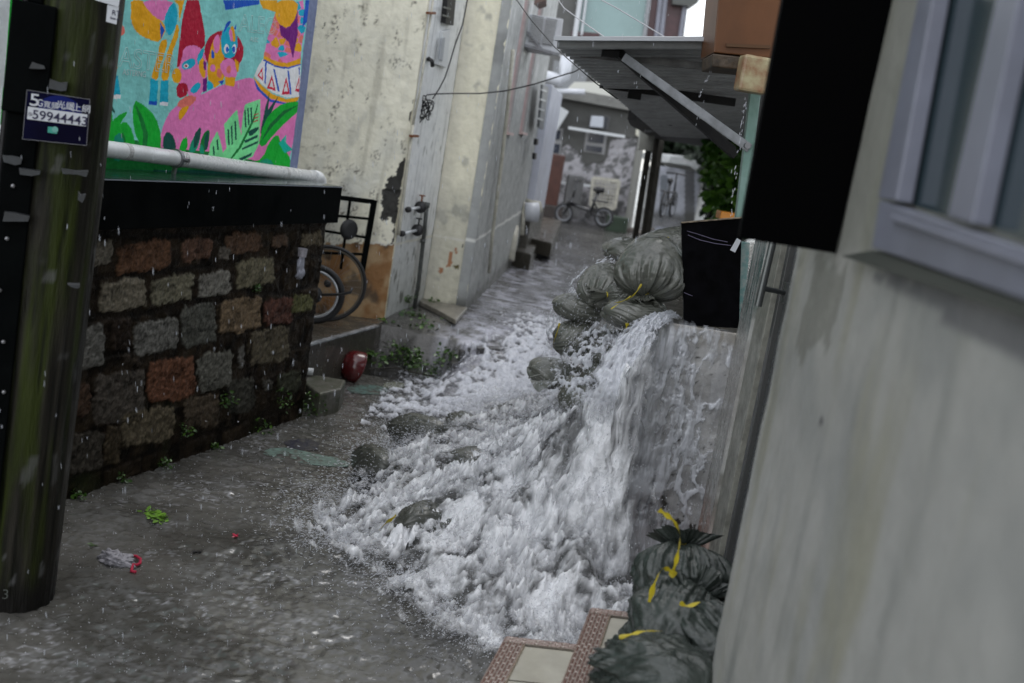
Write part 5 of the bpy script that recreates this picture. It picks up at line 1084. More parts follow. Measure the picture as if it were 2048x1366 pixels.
P4 = [FH.at(x, y, .25) for x, y in q4([(665, 800), (905, 830), (860, 1080), (640, 1050)])]
k = MB()
for i in range(4): k.bar(P4[i], P4[(i+1) % 4], .07, .04, up=(0, 1, 0))
k.build('frame', m_crp, la_); k = MB()
for i in range(1, 8): t = i/8; k.bar(P4[0].lerp(P4[1], t), P4[3].lerp(P4[2], t), .02, .02, up=(0, 1, 0)); k.bar(P4[0].lerp(P4[3], t), P4[1].lerp(P4[2], t), .02, .02, up=(0, 1, 0))
k.build('lattice', m_crp, la_)
for x, y, w_, h_, cl, lab in ((1098, 446, .5, .5, (.05, .04, .035), 'dark crate left of the far folding bicycle'), (1140, 425, .35, .9, (.10, .10, .10), 'grey sheet standing behind the far bicycle handlebar'), (1232, 455, .45, .35, (.03, .05, .03), 'dark plant tub right of the far folding bicycle'), (1092, 400, .5, 1.1, (.09, .035, .025), 'rust brown door panel in the recess of the rubble house')):
    q = gy(x, y, 23.6); kk_ = MB(); kk_.box((q.x, q.y, q.z+h_/2-.1), (w_, .3, h_), rz=.1); tag(kk_.build('yard_clutter', mat('clutter', cl, rough=.5, var=.5, vscale=5), bevel=.03), lab, 'clutter')
k = MB(); k.tube([FH.at(1279, 300, .2), FH.at(1252, 472, .2)], .09, 10); tag(k.build('corner_pipe', mat('grey_corner', (.20, .20, .18), rough=.5)), 'stout grey pipe down the right corner of the rubble house', 'pipe')
# folding bicycle by the rubble house
m_rimd = mat('grey_rim', (.22, .23, .25), rough=.4)
def bike(label, o, u, s, col_m, wr=.21, wb=1.0):
    t = thing('folding_bicycle', label, 'bicycle'); U_ = Vector(u).normalized(); N_ = Vector((-U_.y, U_.x, 0)); o = Vector(o)
    def Q(a, b, c=0.): return o+U_*a*s+Vector((0, 0, b*s))+N_*c*s
    for x in (0, wb): wheel(t, Q(x, wr), wr*s, N_, rimm=m_rimd, tw=.028*s, nsp=14)
    k = MB(); k.tube([Q(wb, wr), Q(wb-.10, .42), Q(wb-.16, .60)], .03*s, 8); k.tube([Q(wb-.13, .46), Q(.40, .36), Q(.33, .30)], .045*s, 8); k.tube([Q(.34, .24), Q(.28, .55), Q(.24, .78)], .03*s, 8); k.tube([Q(0, wr), Q(.34, .26)], .024*s, 8); k.tube([Q(0, wr), Q(.28, .52)], .02*s, 8); k.box(Q(.15, .58), (.34, .16, .03)); k.box(Q(wb-.05, .5), (.05, .2, .2)); k.build('frame', col_m, t, smooth=True)
    k = MB(); k.tube([Q(wb-.14, .55), Q(wb-.2, .98)], .024*s, 8); k.tube([Q(wb-.2, .98, -.24), Q(wb-.19, 1.0, 0), Q(wb-.2, .98, .24)], .022*s, 8); k.build('handlebar', m_frameb, t, smooth=True)
    k = MB(); k.lathe([(.001, -.13), (.05, -.11), (.07, 0), (.03, .12), (.001, .13)], Q(.22, .82), U_, 12); k.build('saddle', m_dark, t, smooth=True)
    k = MB(); k.lathe([(.07, -.01), (.07, .01)], Q(.36, .24, .05), N_, 16); k.bar(Q(.36, .24, .07), Q(.46, .12, .07), .02*s, .02*s); k.box(Q(.47, .11, .11), (.09, .08, .02)); k.build('pedals', m_dark, t)
    return t
ba, bb_ = gy(1204, 455, 22.3), gy(1128, 447, 22.6); bike('black folding bicycle with silver rims parked before the rubble house', (ba.x, ba.y, ba.z-.0), bb_-ba, .92, m_frameb, .23, .95)
ba = gy(1322, 440, 24.); bike('dark bicycle seen end on before the white outbuilding', (ba.x, ba.y, ba.z+.05), (.35, 1, 0), 1., m_frameb, .3, .95)
# passage posts and box
m_postd = mat('dark_wet_post', (.022, .020, .016), rough=.6, spec=.1, var=.7, vscale=6, vcol=(.05, .047, .04))
for i, (x0, y0, x1, y1, Yd, lab) in enumerate(((1296, 300, 1272, 470, 18.5, 'leftmost dark post of the covered passage'), (1310, 295, 1290, 462, 19.5, 'second dark post of the covered passage'), (1320, 290, 1299, 455, 20.5, 'third dark post of the covered passage'))):
    k = MB(); k.bar(gy(x0, y0, Yd)+Vector((0, 0, .3)), gy(x1, y1, Yd)-Vector((0, 0, .3)), .10 if i != 1 else .06, .1); tag(k.build('passage_post', m_postd, bevel=.01), lab, 'post', 'posts of the covered passage')
k = MB(); k.prism([gy(x, y, 17.9) for x, y in q4([(1100, 345), (1235, 330), (1200, 555), (1075, 545)])], (.0, .25, 0)); tag(k.build('meter_box', mat('beige_meter_box', (.27, .27, .24), rough=.45, var=.3), bevel=.01), 'beige metal meter box on the first passage post', 'meter box')
k = MB(); k.box(gy(1300, 240, 14.8), (5., .01, .01)) if False else None
pz = 2.66
k = MB(); e0 = gy(1262, 240, 12.6); k.prism([Vector((e0.x-.05, 12.5, pz)), Vector((6.5, 12.5, pz)), Vector((6.5, 19.5, pz)), Vector((1.9, 19.5, pz)), Vector((e0.x+.15, 14.5, pz))], (0, 0, .12)); tag(k.build('passage_roof', m_dsteel), 'dark flat roof of the covered passage beyond the canopy', 'roof')
k = MB(); k.bar(gy(1290, 262, 15), gy(1352, 255, 15), .04, .05); tag(k.build('roof_rail', m_galv), 'thin grey rail under the passage roof', 'rail')
# white outbuilding
ob_ = thing('white_outbuilding', 'small white outbuilding at the far end of the covered passage', 'outbuilding')
OB = Plane((2, 31), 80)
def ob_fn(X, Y, P, A, B):
    n = len(X); c = full((.50, .52, .58), n)*(1+.1*fbm(A*1.2, B*1, 3, 2))[:, None]; u = (X-1040)/.2197
    dk_ = sst(-.2, .3, fbm(A*3, B*.8, 3, 12)); c = mixc(c, (.10, .10, .10), .85*((u-60+0*Y > 1500-60) & (u < 1590))*1.)
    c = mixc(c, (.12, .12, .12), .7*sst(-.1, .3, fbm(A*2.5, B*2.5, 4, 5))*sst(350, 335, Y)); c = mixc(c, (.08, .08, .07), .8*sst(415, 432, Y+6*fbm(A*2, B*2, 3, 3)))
    c[(u < 1345) & (u > 1275) & (Y > 350) & (Y < 430)] = (.22, .24, .27)
    return .01*fbm(A*2, B*2, 3, 3), c
oa, oe = OB.at(1312, 380), OB.at(1398, 390)
panel('front_wall', Vector((oa.x, oa.y, .4)), Vector((oe.x-oa.x, oe.y-oa.y, 0)), (0, 0, OB.at(1360, 338).z-.4), OB.n, .03, ob_fn, m_mural, ob_, .2)
k = MB(); k.prism([OB.at(x, y, .1) for x, y in q4([(1370, 600), (1560, 610), (1690, 720), (1640, 760), (1540, 690), (1350, 660)])], OB.n*-3); k.build('parapet', mat('white_parapet_b', (.6, .62, .62), rough=.5, var=.4), ob_)
k = MB(); k.prism([Vector((oe.x+.01, oe.y, .4)), Vector((oe.x+1.6, oe.y+4, .4)), Vector((oa.x, oa.y+4, .4)), Vector((oa.x, oa.y+.25, .4))], (0, 0, OB.at(1360, 338).z-.45)); k.build('house_body', m_housew, ob_)
# wet path
k = MB(); k.prism([gz(x, y, .74) for x, y in ((1306, 470), (1370, 470), (1392, 436), (1322, 428))], (0, 0, -.2)); struct(k.build('path', mat('wet_pale_path', (.30, .31, .38), rough=.2, rvar=.1, var=.6, vscale=4, stretch=(.6, 3, 1))))
# upper block of flats behind
FB = Plane((0, 34), 90); fbk = thing('apartment_block', 'grey block of flats with a large teal window above the canopy', 'apartment block')
k = MB(); k.prism([FB.at(x, y, -.05) for x, y in ((1040, -120), (1392, -120), (1362, 120), (1330, 260), (1040, 260))], (0, 5, 0)); k.build('wall', mat('flat_grey_wall', (.13, .13, .125), rough=.6, var=.4, vscale=1), fbk)
def fbp(name, pts, m, off, parent=fbk, th=.15): return MB().prism([FB.at(x, y, off) for x, y in pts], (0, th, 0)).build(name, m, parent)
w1 = fbp('window', [(1160, -30), (1302, -30), (1289, 79), (1150, 75)], mat('teal_glass', (.22, .33, .33), rough=.2, var=.3, vscale=.6), .25)
fbp('frame', [(1298, -30), (1306, -30), (1292, 80), (1284, 80)], m_galv, .35, w1); fbp('frame', [(1160, -30), (1164, -30), (1150, 78), (1146, 78)], m_whm, .35, w1)
m_mar = mat('maroon_frame', (.07, .025, .03), rough=.4, var=.5)
fbp('red_panel', [(1306, -30), (1378, -30), (1362, 80), (1292, 80)], m_mar, .2)
for a0_, a1_ in ((1320, 1308), (1330, 1318), (1372, 1356)): fbp('mullion', [(a0_, -30), (a0_+8, -30), (a1_+8, 80), (a1_, 80)], m_lavf, .35)
fbp('balcony_rail', [(1142, 62), (1200, 66), (1200, 80), (1142, 80)], m_mar, .4)
for x0, x1, ww in ((1160, 1138, 9), (1100, 1085, 5), (1174, 1165, 4)): fbp('downpipe', [(x0, -30), (x0+ww, -30), (x1+ww-4, 150 if ww == 9 else 70), (x1-4, 150 if ww == 9 else 70)], mat('white_downpipe', (.55, .57, .6), rough=.4), .5, th=.2)
fbp('eave', [(1345, -40), (1400, -40), (1398, 3), (1385, 12), (1345, 8)], m_greyp, .6, th=.8)
k = MB(); k.tube([FH.at(1068, 148, 1.), FH.at(1120, 160, 1.), FH.at(1128, 155, 1.), FH.at(1134, 112, 1.)], .13, 10); k.tube([FH.at(1105, 182, 1.), FH.at(1170, 184, 1.)], .06, 8); tag(k.build('white_pipework', m_whp, smooth=True), 'thick white pipe bending upward behind the slack cable', 'pipe')
fbp('grey_band', [(1108, 120), (1180, 135), (1160, 200), (1100, 190)], mat('mid_wall', (.22, .23, .24), rough=.6), 1.5)

# ------------------------------------------------------------------ plants
def leaves(pts, sizes, m, parent=None, name='foliage', droop=.4, seed=1, shape=1., leaf_gain=1.):
    rs = np.random.RandomState(seed); P = np.asarray(pts); n = len(P); s = np.asarray(sizes)[:, None]
    d = rs.normal(size=(n, 3)); d[:, 2] = d[:, 2]*.5 - droop*.3; d /= np.linalg.norm(d, axis=1)[:, None]; q = rs.normal(size=(n, 3)); q[:, 2] += 1.5
    b = np.cross(d, q); b /= np.linalg.norm(b, axis=1)[:, None]; nn = np.cross(b, d)
    prof = [(0, 0, 0), (.35, .32, .05), (.75, .26, .02), (1, 0, -.10), (.75, -.26, .02), (.35, -.32, .05)]
    V = np.stack([P + d*s*a + b*s*c*shape + nn*s*e for a, c, e in prof], 1).reshape(-1, 3)
    o = np.arange(n)[:, None]*6; F = np.vstack([o+[0, 1, 2, 3], o+[0, 3, 4, 5]])
    g = rs.rand(n, 1); c = np.repeat(np.array([[.03, .09, .014]])*(1-g)+np.array([[.11, .24, .03]])*g, 6, 0)*leaf_gain  # random leaf greens, scaled by one colour factor per plant
    return np_mesh(name, V, F, m, parent, colr=c, smooth=False)
m_leaf = mat('leaf', attr=True, rough=.35, var=.3, vscale=20)
def blob(c, r, n, rs): 
    v = rs.normal(size=(n, 3)); v /= np.linalg.norm(v, axis=1)[:, None]; return np.array(c)+v*np.array(r)*(rs.rand(n, 1)**.45)
rs = np.random.RandomState(5)
def weed(label, px, z, r, n, sz, cat='weed', group=None, seed=1):
    t = thing('weed_clump', label, cat, group=group); c = gz(*px, z); rs = np.random.RandomState(seed)
    P = np.vstack([blob((c.x+rs.uniform(-r, r), c.y+rs.uniform(-r, r)*.6, c.z+r*.25+rs.uniform(-.2, .5)*r), (r*.5, r*.4, r*.45), n//6, rs) for _ in range(6)])
    leaves(P, sz*(.4+.9*rs.rand(len(P))), m_leaf, t, 'leaves', seed=seed, leaf_gain=.65)
    k = MB()
    for i in range(0, len(P), max(1, len(P)//14)): k.tube([Vector((c.x+rs.uniform(-.3, .3)*r, c.y+rs.uniform(-.2, .2)*r, c.z-.03)), Vector(P[i])], .002, 4)
    k.build('stem', mat('stem', (.05, .08, .02), rough=.5), t)
weed('bright green creeper at the corner of the raised paving', (780, 690), .16, .32, 900, .05, seed=2)
weed('leafy green weeds on the ledge left of the lane water', (838, 688), .18, .26, 700, .05, seed=3)
weed('sparse weeds trailing below the creeper toward the foam', (835, 745), .05, .26, 420, .04, seed=4)
weed('yellow green weed touching the red bowl', (742, 722), .10, .10, 90, .05, seed=6)
weed('small weed at the foot of the grey standpipe', (822, 640), .40, .10, 120, .035, seed=7)
weed('thin weed climbing the return wall beside the standpipe', (818, 600), .55, .07, 60, .03, seed=8)
weed('tuft growing on the corner wall foot', (872, 612), .46, .08, 60, .03, seed=9)
for i, (x, y, r, lab) in enumerate(((560, 800, .12, 'weed at the right foot of the stone wall'), (520, 860, .11, 'weed low on the stone wall under the tan stones'), (450, 800, .08, 'weed rooted in the middle joint of the stone wall'), (370, 860, .07, 'small weed in the joints left of centre of the stone wall'), (620, 810, .12, 'grass and weed beside the broken block'), (330, 925, .05, 'tiny weed at the waterline of the stone wall'), (245, 960, .05, 'tiny weed at the waterline near the pole'), (150, 1000, .06, 'weed at the waterline right beside the pole'), (430, 905, .04, 'small weed at the waterline mid wall'), (515, 578, .04, 'small bright weed high between the tan stones'))):
    q = STONE.at(x, y, .03); t = thing('wall_weed', lab, 'weed', group='weeds on the stone wall'); rs = np.random.RandomState(20+i)
    P = blob((q.x, q.y, max(q.z, .02)), (r, r*.5, r*.8), int(700*r)+10, rs); leaves(P, .022*(.4+1.1*rs.rand(len(P))), m_leaf, t, 'leaves', seed=30+i, leaf_gain=.6)
# bush on the right behind the board
bs = thing('green_bush', 'bright green leafy bush behind the green post', 'bush'); P = []
rs = np.random.RandomState(77)
for x, y, Yd, r in ((1452, 330, 15, .28), (1450, 380, 15, .28), (1440, 300, 15.5, .2), (1470, 420, 14.6, .35), (1436, 340, 15.5, .15), (1475, 310, 14.5, .35), (1446, 350, 15, .2), (1490, 360, 14, .4)):
    c = gy(x, y, Yd); P.append(blob(c, (r, r, r*.9), 420, rs))
P = np.vstack(P); leaves(P, .13*(.6+.7*rs.rand(len(P))), m_leaf, bs, 'leaves', seed=3, leaf_gain=1.5)
k = MB(); 
for i in range(5): c = gy(1425+i*12, 440, 15); k.tube([Vector((c.x, c.y, .5)), Vector((c.x+rnd.uniform(-.2, .2), c.y, 2.2))], .03, 6)
k.build('trunk', m_postd, bs)
dkb = thing('dark_tree', 'dark tree mass shading the far end of the passage', 'tree'); P = []
for x, y, Yd, r in ((1395, 285, 34, .45), (1440, 290, 34, .9), (1490, 300, 30, 1.4), (1450, 370, 31, .55), (1365, 292, 36, .5), (1470, 420, 28, .8), (1500, 260, 27, 1.5), (1330, 300, 36, .5)):
    c = gy(x, y, Yd); P.append(blob(c, (r, r, r), 700, rs))
P = np.vstack(P); leaves(P, .28*(.6+.7*rs.rand(len(P))), mat('dark_leaf', (.010, .022, .008), rough=.5), dkb, 'crown', seed=4)
k = MB(); c = gy(1440, 430, 26); k.tube([Vector((c.x, c.y, .4)), Vector((c.x+.2, c.y, 4))], [.2, .12], 8); k.build('trunk', m_postd, dkb)
# ================================================================== the rushing white water
CTRL = [(1300,645,1.44),(1290,655,1.40),(1262,690,1.30),(1230,725,1.18),(1205,780,.98),(1150,830,.72),(1100,880,.56),(1000,920,.38),(900,950,.26),(800,1000,.14),(1000,1000,.33),(1100,1000,.42),(1200,900,.74),(1200,1000,.54),(1285,900,.72),(1300,1100,.25),(1200,1100,.34),
 (1100,1150,.2),(1000,1150,.15),(900,1100,.15),(1200,1200,.1),(1050,1250,.05),(760,900,.07),(850,850,.10),(950,800,.16),(1050,790,.26),(1120,800,.42),(1185,815,.68),(700,990,.05),(640,1030,.02),(700,1080,.02),(780,1150,.03),(880,1220,.02),(960,1280,.01),(1150,1290,.02),(1270,1220,.08),
 (950,870,.22),(1050,850,.34),(880,900,.18),(1250,780,1.06),(1290,780,1.05),(1250,850,.88),(700,860,.0),(800,800,.03),(1150,930,.5),(1050,1080,.28),(1150,1080,.38),(1300,1000,.5)]
CW = np.array([[*gz(x, y, z)] for x, y, z in CTRL])
FOAM = [(1285,628),(1330,640),(1296,720),(1268,850),(1270,960),(1305,1080),(1310,1200),(1240,1290),(1120,1312),(960,1292),(870,1240),(795,1175),(735,1120),(650,1070),(606,1012),(690,985),(735,920),(800,880),(880,840),(960,800),(1050,785),(1110,790),(1175,790),(1215,740),(1232,690),(1260,650)]
def sdist(poly, X, Y):
    d = np.full(np.shape(X), 1e9); n = len(poly)
    for i in range(n):
        ax, ay = poly[i]; bx, by = poly[(i+1) % n]; vx, vy = bx-ax, by-ay
        t = np.clip(((X-ax)*vx+(Y-ay)*vy)/(vx*vx+vy*vy), 0, 1); d = np.minimum(d, np.hypot(X-ax-t*vx, Y-ay-t*vy))
    return np.where(inside(poly, X, Y), d, -d)
SX, SY = 1.05, 6.3                                   # where the flow springs from
def foam_h(x, y):
    w_ = 0; s = 0
    for px, py, pz in CW:
        k = 1/((x-px)**2+(y-py)**2+.0035)**1.7; w_ = w_+k; s = s+k*pz
    return s/w_
xs = np.arange(-1.25, 1.12, .0066); ys = np.arange(4.35, 8.7, .009)
X, Y = np.meshgrid(xs, ys); X = X.ravel(); Y = Y.ravel()
H0 = foam_h(X, Y)
th = np.arctan2(X-SX, SY-Y); r = np.hypot(X-SX, Y-SY)
wq = fbm(X*2.2, Y*2.2, 3, 90); steep = sst(.05, .6, H0)
PXf, PYf = proj(np.stack([X, Y, H0], 1)); D = sdist(FOAM, PXf, PYf)
m_foam = mat('white_foam_water', attr=True, rough=.35, rvar=.1, var=.25, vscale=30, vcol=(.30, .31, .34), bump=.009, bscale=46, bump2=.004, bscale2=170, alpha='attr')
Fq0 = gridfaces(len(xs), len(ys)); bias = .30*sst(5.9, 5.3, Y) - .1*sst(5.3, 5.9, Y)
def foam_layer(name, label, off, seed, gain, amp, base_c, base_a):
    n1 = fbm(th*9+wq*1.8+seed, r*3.6+wq, 5, seed); n2 = fbm(th*30+wq*2+seed, r*13, 4, seed+1); n3 = fbm(X*34+seed, Y*30, 4, seed+2); n4 = fbm(X*6+wq, Y*6+seed, 4, seed+3)
    big = fbm(X*3.4+seed+wq*.5, Y*3.4+8, 3, seed+4)
    bil = 1-np.abs(n4)*2.2; rag = fbm(X*13+seed, Y*11+H0*14, 4, seed+9)
    Z_ = H0 + off*sst(0, 60, D) + amp*((.5+.15*steep)*n1 + .55*n2 + .42*n3 + .5*(bil-.5) + .25*rag)*(.55+.9*sst(-.3, .5, big)) + .008*fbm(X*80, Y*70, 2, seed+5)
    sx_ = .03*steep*fbm(X*8+seed, H0*9, 4, seed+6); sy_ = -.04*steep*fbm(X*8+3, H0*12+seed, 4, seed+7) - off*steep*.8
    edge = D/62 + 1.0*fbm(X*6+seed, Y*6, 4, seed+8) + .5*n2 + bias
    t = gain + 1.35*big + .6*n1 + .45*n2 + .4*n3 + .5*rag
    mask = sst(-.35, .75, t)
    cc = mixc(base_c, (.88, .89, .91), mask)
    al = np.clip(sst(0, 1.0, edge)*(base_a+(1-base_a)*mask), 0, 1)
    keep = (edge > 0) & (al > .03) & ~((Y > 5.83) & (X > .76))
    Z_ = np.maximum(Z_, -.015); F_ = Fq0[keep[Fq0].all(1)]; us, inv = np.unique(F_, return_inverse=True)
    V = np.stack([X+sx_, Y+sy_, Z_], 1)
    tag(np_mesh(name, V[us], inv.reshape(-1, 4), m_foam, colr=cc[us], alpha=al[us]), label, 'rushing water', kind='stuff')
    return Z_, keep, mask, n2
Zf, keep, mask, n2 = foam_layer('rushing_foam', 'churning white foam pouring down from the sandbags into the brown flood water', 0., 91, .34, .045, (.17, .172, .168), .36)
foam_layer('foam_spray_sheet', 'translucent sheet of spray riding over the churning foam', .035, 141, -.12, .055, (.55, .56, .59), .0)
foam_layer('foam_mist_sheet', 'thin torn veil of spray highest over the churning foam', .075, 181, -.42, .07, (.6, .61, .64), .0)

m_film = mat('water_film', attr=True, rough=.2, rvar=.08, bump=.002, bscale=40, alpha='attr')
# veined sheet of water over the face of the concrete wall
xs = np.arange(.60, 1.31, .0035); zs = np.arange(-.02, 1.47, .0045)
X2, Z2 = np.meshgrid(xs, zs); X2 = X2.ravel(); Z2 = Z2.ravel(); A = X2-.6
wx = X2+.10*fbm(X2*5, Z2*3, 5, 61)+.015*fbm(X2*26, Z2*20, 3, 161); wz = Z2+.16*fbm(X2*5, Z2*4, 5, 62)+.03*fbm(X2*22, Z2*14, 3, 162)
f1, f2, idd = cells(wx*7.5, wz*4.2, 33); ve = sst(.40, .0, f2-f1+.10*fbm(X2*20, Z2*8, 3, 60)); g1, g2, idd2 = cells(wx*15, wz*8, 35); ve2 = sst(.16, .02, g2-g1)
lf = sst(.46, .12, A + .10*fbm(Z2*4, X2*2, 3, 63)); film = fbm(X2*24, Z2*2.2, 4, 64)
bot = sst(.5, .05, Z2)
fo = np.clip(lf*1.1 + .95*ve*(.75+.8*fbm(X2*3, Z2*2.5, 3, 65)+.3) + .3*ve2*sst(-.3, .4, fbm(X2*4, Z2*4, 3, 66)) + .28*bot + .25*film + .22*fbm(X2*6, Z2*5, 4, 69) - .02 - .20*sst(.52, .70, A)*sst(.2, .9, Z2), 0, 1)
Yw = 5.775 - .008 - fo*(.014 + .045*lf) - .016*lf*fbm(X2*14, Z2*5, 4, 67) - (.05*lf*sst(1.45, .9, Z2) + .08*lf*sst(.9, 0, Z2)) - .003*fbm(X2*40, Z2*16, 3, 68)
top = sst(1.36, 1.46, Z2); Yw = Yw + top*.06
cs_ = mixc((.55, .56, .58), (.72, .74, .79), sst(.2, .8, fo))
alw = np.clip(.85*sst(.05, .95, fo)*(.55+.6*sst(-.4, .4, fbm(X2*30, Z2*5, 4, 163)))+.34*sst(-.4, .4, film)*sst(-.3, .4, fbm(X2*5, Z2*4, 3, 76)), 0, 1)*.9*sst(.06, .20, A+.05*fbm(Z2*9, X2*4, 3, 70))*sst(1.43, 1.34, Z2+.03*film); kp = (alw > .02) & (Z2 < 1.405+.05*lf)
Fq = gridfaces(len(xs), len(zs)); kf = kp[Fq].all(1); Fq = Fq[kf]; us, inv = np.unique(Fq, return_inverse=True)
V = np.stack([X2, Yw, Z2], 1); o = np_mesh('falling_water', V[us], inv.reshape(-1, 4)[:, ::-1], m_film, colr=cs_[us], alpha=alw[us]); tag(o, 'thin veined sheet of white water sliding down the pale concrete wall', 'falling water', kind='stuff')

# the smooth tongue that spills over the wall corner, and water threading between the bags
def tongue(name, ctr, wid, seed, label, amp=.02, thr=-1, step=90, nw=60):
    P_ = [Vector(p) for p in ctr]; Q_ = []; Wd = []
    for i in range(len(P_)-1):
        a, b, c_, d = P_[max(i-1, 0)], P_[i], P_[i+1], P_[min(i+2, len(P_)-1)]
        for j in range(step//(len(P_)-1)+1):
            t = j/(step//(len(P_)-1)+1); Q_.append(.5*((2*b)+(c_-a)*t+(2*a-5*b+4*c_-d)*t*t+(3*b-a-3*c_+d)*t**3)); Wd.append(wid[i]*(1-t)+wid[i+1]*t)
    n = len(Q_); V = np.zeros((n, nw, 3)); U_ = np.linspace(-1, 1, nw)
    cc0 = Vector(CC)
    for i, p in enumerate(Q_):
        tg_ = (Q_[min(i+1, n-1)]-Q_[max(i-1, 0)]).normalized(); nr = Vector((-.15, -.75, .65)); nr = (nr-tg_*nr.dot(tg_)).normalized(); sd = tg_.cross(nr)
        for j, u in enumerate(U_): V[i, j] = p + sd*(u*Wd[i]) + nr*((1-u*u)*.35*Wd[i])
    ii, jj = np.meshgrid(np.arange(n)/n*2, U_, indexing='ij'); N_ = fbm(ii*5+seed, jj*3, 4, seed) + .5*fbm(ii*16, jj*9+seed, 3, seed+2)
    V = V + np.array([-.1, -.7, .7])*(amp*N_)[..., None]
    e_ = 1-np.abs(jj)+.35*fbm(ii*9, jj*4, 3, seed+5); V = V.reshape(-1, 3); keep_ = (e_ > .12).ravel() & (N_.ravel() > thr)
    cx = np.clip(.72+.55*N_.ravel(), 0, 1); c = mixc((.30, .31, .33), (.72, .74, .79), sst(.2, .75, cx)); at_ = np.clip(sst(.1, .5, e_.ravel())*sst(thr, thr+.35, N_.ravel())*sst(1.95, 1.4, ii.ravel()), 0, 1)
    Fq = gridfaces(nw, n); Fq = Fq[keep_[Fq].all(1)]; us, inv = np.unique(Fq, return_inverse=True)
    return tag(np_mesh(name, V[us], inv.reshape(-1, 4), m_foam, colr=c[us], alpha=at_[us]), label, 'falling water', kind='stuff')
tongue('spilling_water', [gy(1350, 632, 5.98), gy(1325, 637, 5.72), gy(1296, 655, 5.62), gy(1268, 690, 5.50), gy(1245, 745, 5.42), gy(1228, 810, 5.36), gy(1215, 880, 5.25)], [.045, .06, .085, .12, .16, .20, .22], 3, 'thick white tongue of water curling over the wall corner', amp=.03, step=140, nw=110)
tongue('threading_water', [gy(1210, 655, 6.05), gy(1200, 690, 5.98), gy(1185, 720, 5.92), gy(1170, 760, 5.9), gy(1150, 800, 5.85), gy(1130, 850, 5.8)], [.09, .16, .19, .22, .25, .28], 13, 'broken white water threading down between the sandbags', amp=.05, thr=-.16, step=120, nw=90)
tongue('shoulder_water', [gy(1225, 520, 6.55), gy(1180, 545, 6.5), gy(1150, 580, 6.45), gy(1120, 625, 6.5), gy(1105, 680, 6.6), gy(1095, 730, 6.9)], [.05, .06, .06, .07, .08, .1], 23, 'white water running over the outer shoulder of the sandbags', amp=.03, thr=-.08, step=120, nw=50)

# lane end of the flow: low white water racing down the ramp
xs = np.arange(-1.0, 1.05, .011); ys = np.arange(6.9, 11.2, .014)
X3, Y3 = np.meshgrid(xs, ys); X3 = X3.ravel(); Y3 = Y3.ravel(); G0 = groundz(X3, Y3); 
aa = fbm(X3*7+Y3*2, Y3*7-X3*3, 5, 71); a2 = fbm(X3*22+Y3*6, Y3*14-X3*9, 4, 72)
PX3, PY3 = proj(np.stack([X3, Y3, G0+.03], 1))
LP = [(1110,600),(1160,560),(1180,640),(1120,780),(1130,880),(1000,880),(860,870),(720,860),(700,820),(800,775),(880,735),(930,700),(1010,640),(1060,610)]
D3 = sdist(LP, PX3, PY3)
dn = D3/75 + 1.1*aa + .6*a2 - .06
Z3 = np.maximum(G0, 0)+.015 + .045*np.clip(dn, 0, 1)*(.5+aa) + .009*a2
c3 = mixc((.20, .20, .21), (.66, .68, .74), sst(.05, .75, dn)); a3 = sst(.0, .7, dn+.35*a2)
Fq = gridfaces(len(xs), len(ys)); Fq = Fq[(dn > .02)[Fq].all(1)]; us, inv = np.unique(Fq, return_inverse=True); V3 = np.stack([X3, Y3, Z3], 1)
tag(np_mesh('racing_water', V3[us], inv.reshape(-1, 4), m_foam, colr=c3[us], alpha=a3[us]), 'low white water racing down the lane toward the yard', 'rushing water', kind='stuff')

# drops: small stretched beads of water
def drops(name, P, d, L, Rr, m, label, cat='water drops'):
    P = np.asarray(P); n = len(P); d = d/np.linalg.norm(d, axis=1)[:, None]; q = np.cross(d, np.array([.3, .2, 1.])+.01); q /= np.linalg.norm(q, axis=1)[:, None]; b = np.cross(d, q)
    L = L[:, None]; Rr = Rr[:, None]; k = [P-d*L*.5]
    for s_, f in ((-.22, .8), (.22, 1.)):
        for a in (0, 2.094, 4.189): k.append(P+d*L*s_+(q*math.cos(a)+b*math.sin(a))*Rr*f)
    k.append(P+d*L*.5); V = np.stack(k, 1).reshape(-1, 3)
    f = [(0, 2, 1), (0, 3, 2), (0, 1, 3), (7, 4, 5), (7, 5, 6), (7, 6, 4)] + [(1, 2, 5), (1, 5, 4), (2, 3, 6), (2, 6, 5), (3, 1, 4), (3, 4, 6)]
    F = (np.arange(n)[:, None, None]*8 + np.array(f)[None]).reshape(-1, 3)
    return tag(np_mesh(name, V, F, m), label, cat, kind='stuff')
m_drop = mat('water_bead', (.72, .74, .79), rough=.2, alpha=.7)
rs = np.random.RandomState(99)
idx = np.where(keep & (mask > .12))[0]; pr_ = .25+.9*(1-sst(10, 90, D[idx]))+.5*(np.abs(n2[idx]) > .35); pr_ /= pr_.sum()
ch = rs.choice(idx, 26000, p=pr_); P = np.stack([X[ch], Y[ch], Zf[ch]], 1)
P[:, 2] += rs.exponential(.045, len(ch)); P[:, :2] += rs.normal(size=(len(ch), 2))*.012
rad = np.stack([P[:, 0]-SX, P[:, 1]-SY, np.zeros(len(ch))], 1); rad /= np.linalg.norm(rad, axis=1)[:, None]
d = rad*(.7)+np.array([0, 0, -.55])*sst(.1, .8, P[:, 2])[:, None]+rs.normal(size=(len(ch), 3))*.28
drops('spray', P, d, .005+.014*rs.rand(len(ch))**2, .0011+.0022*rs.rand(len(ch))**2, m_drop, 'fine white spray flung from the churning foam')
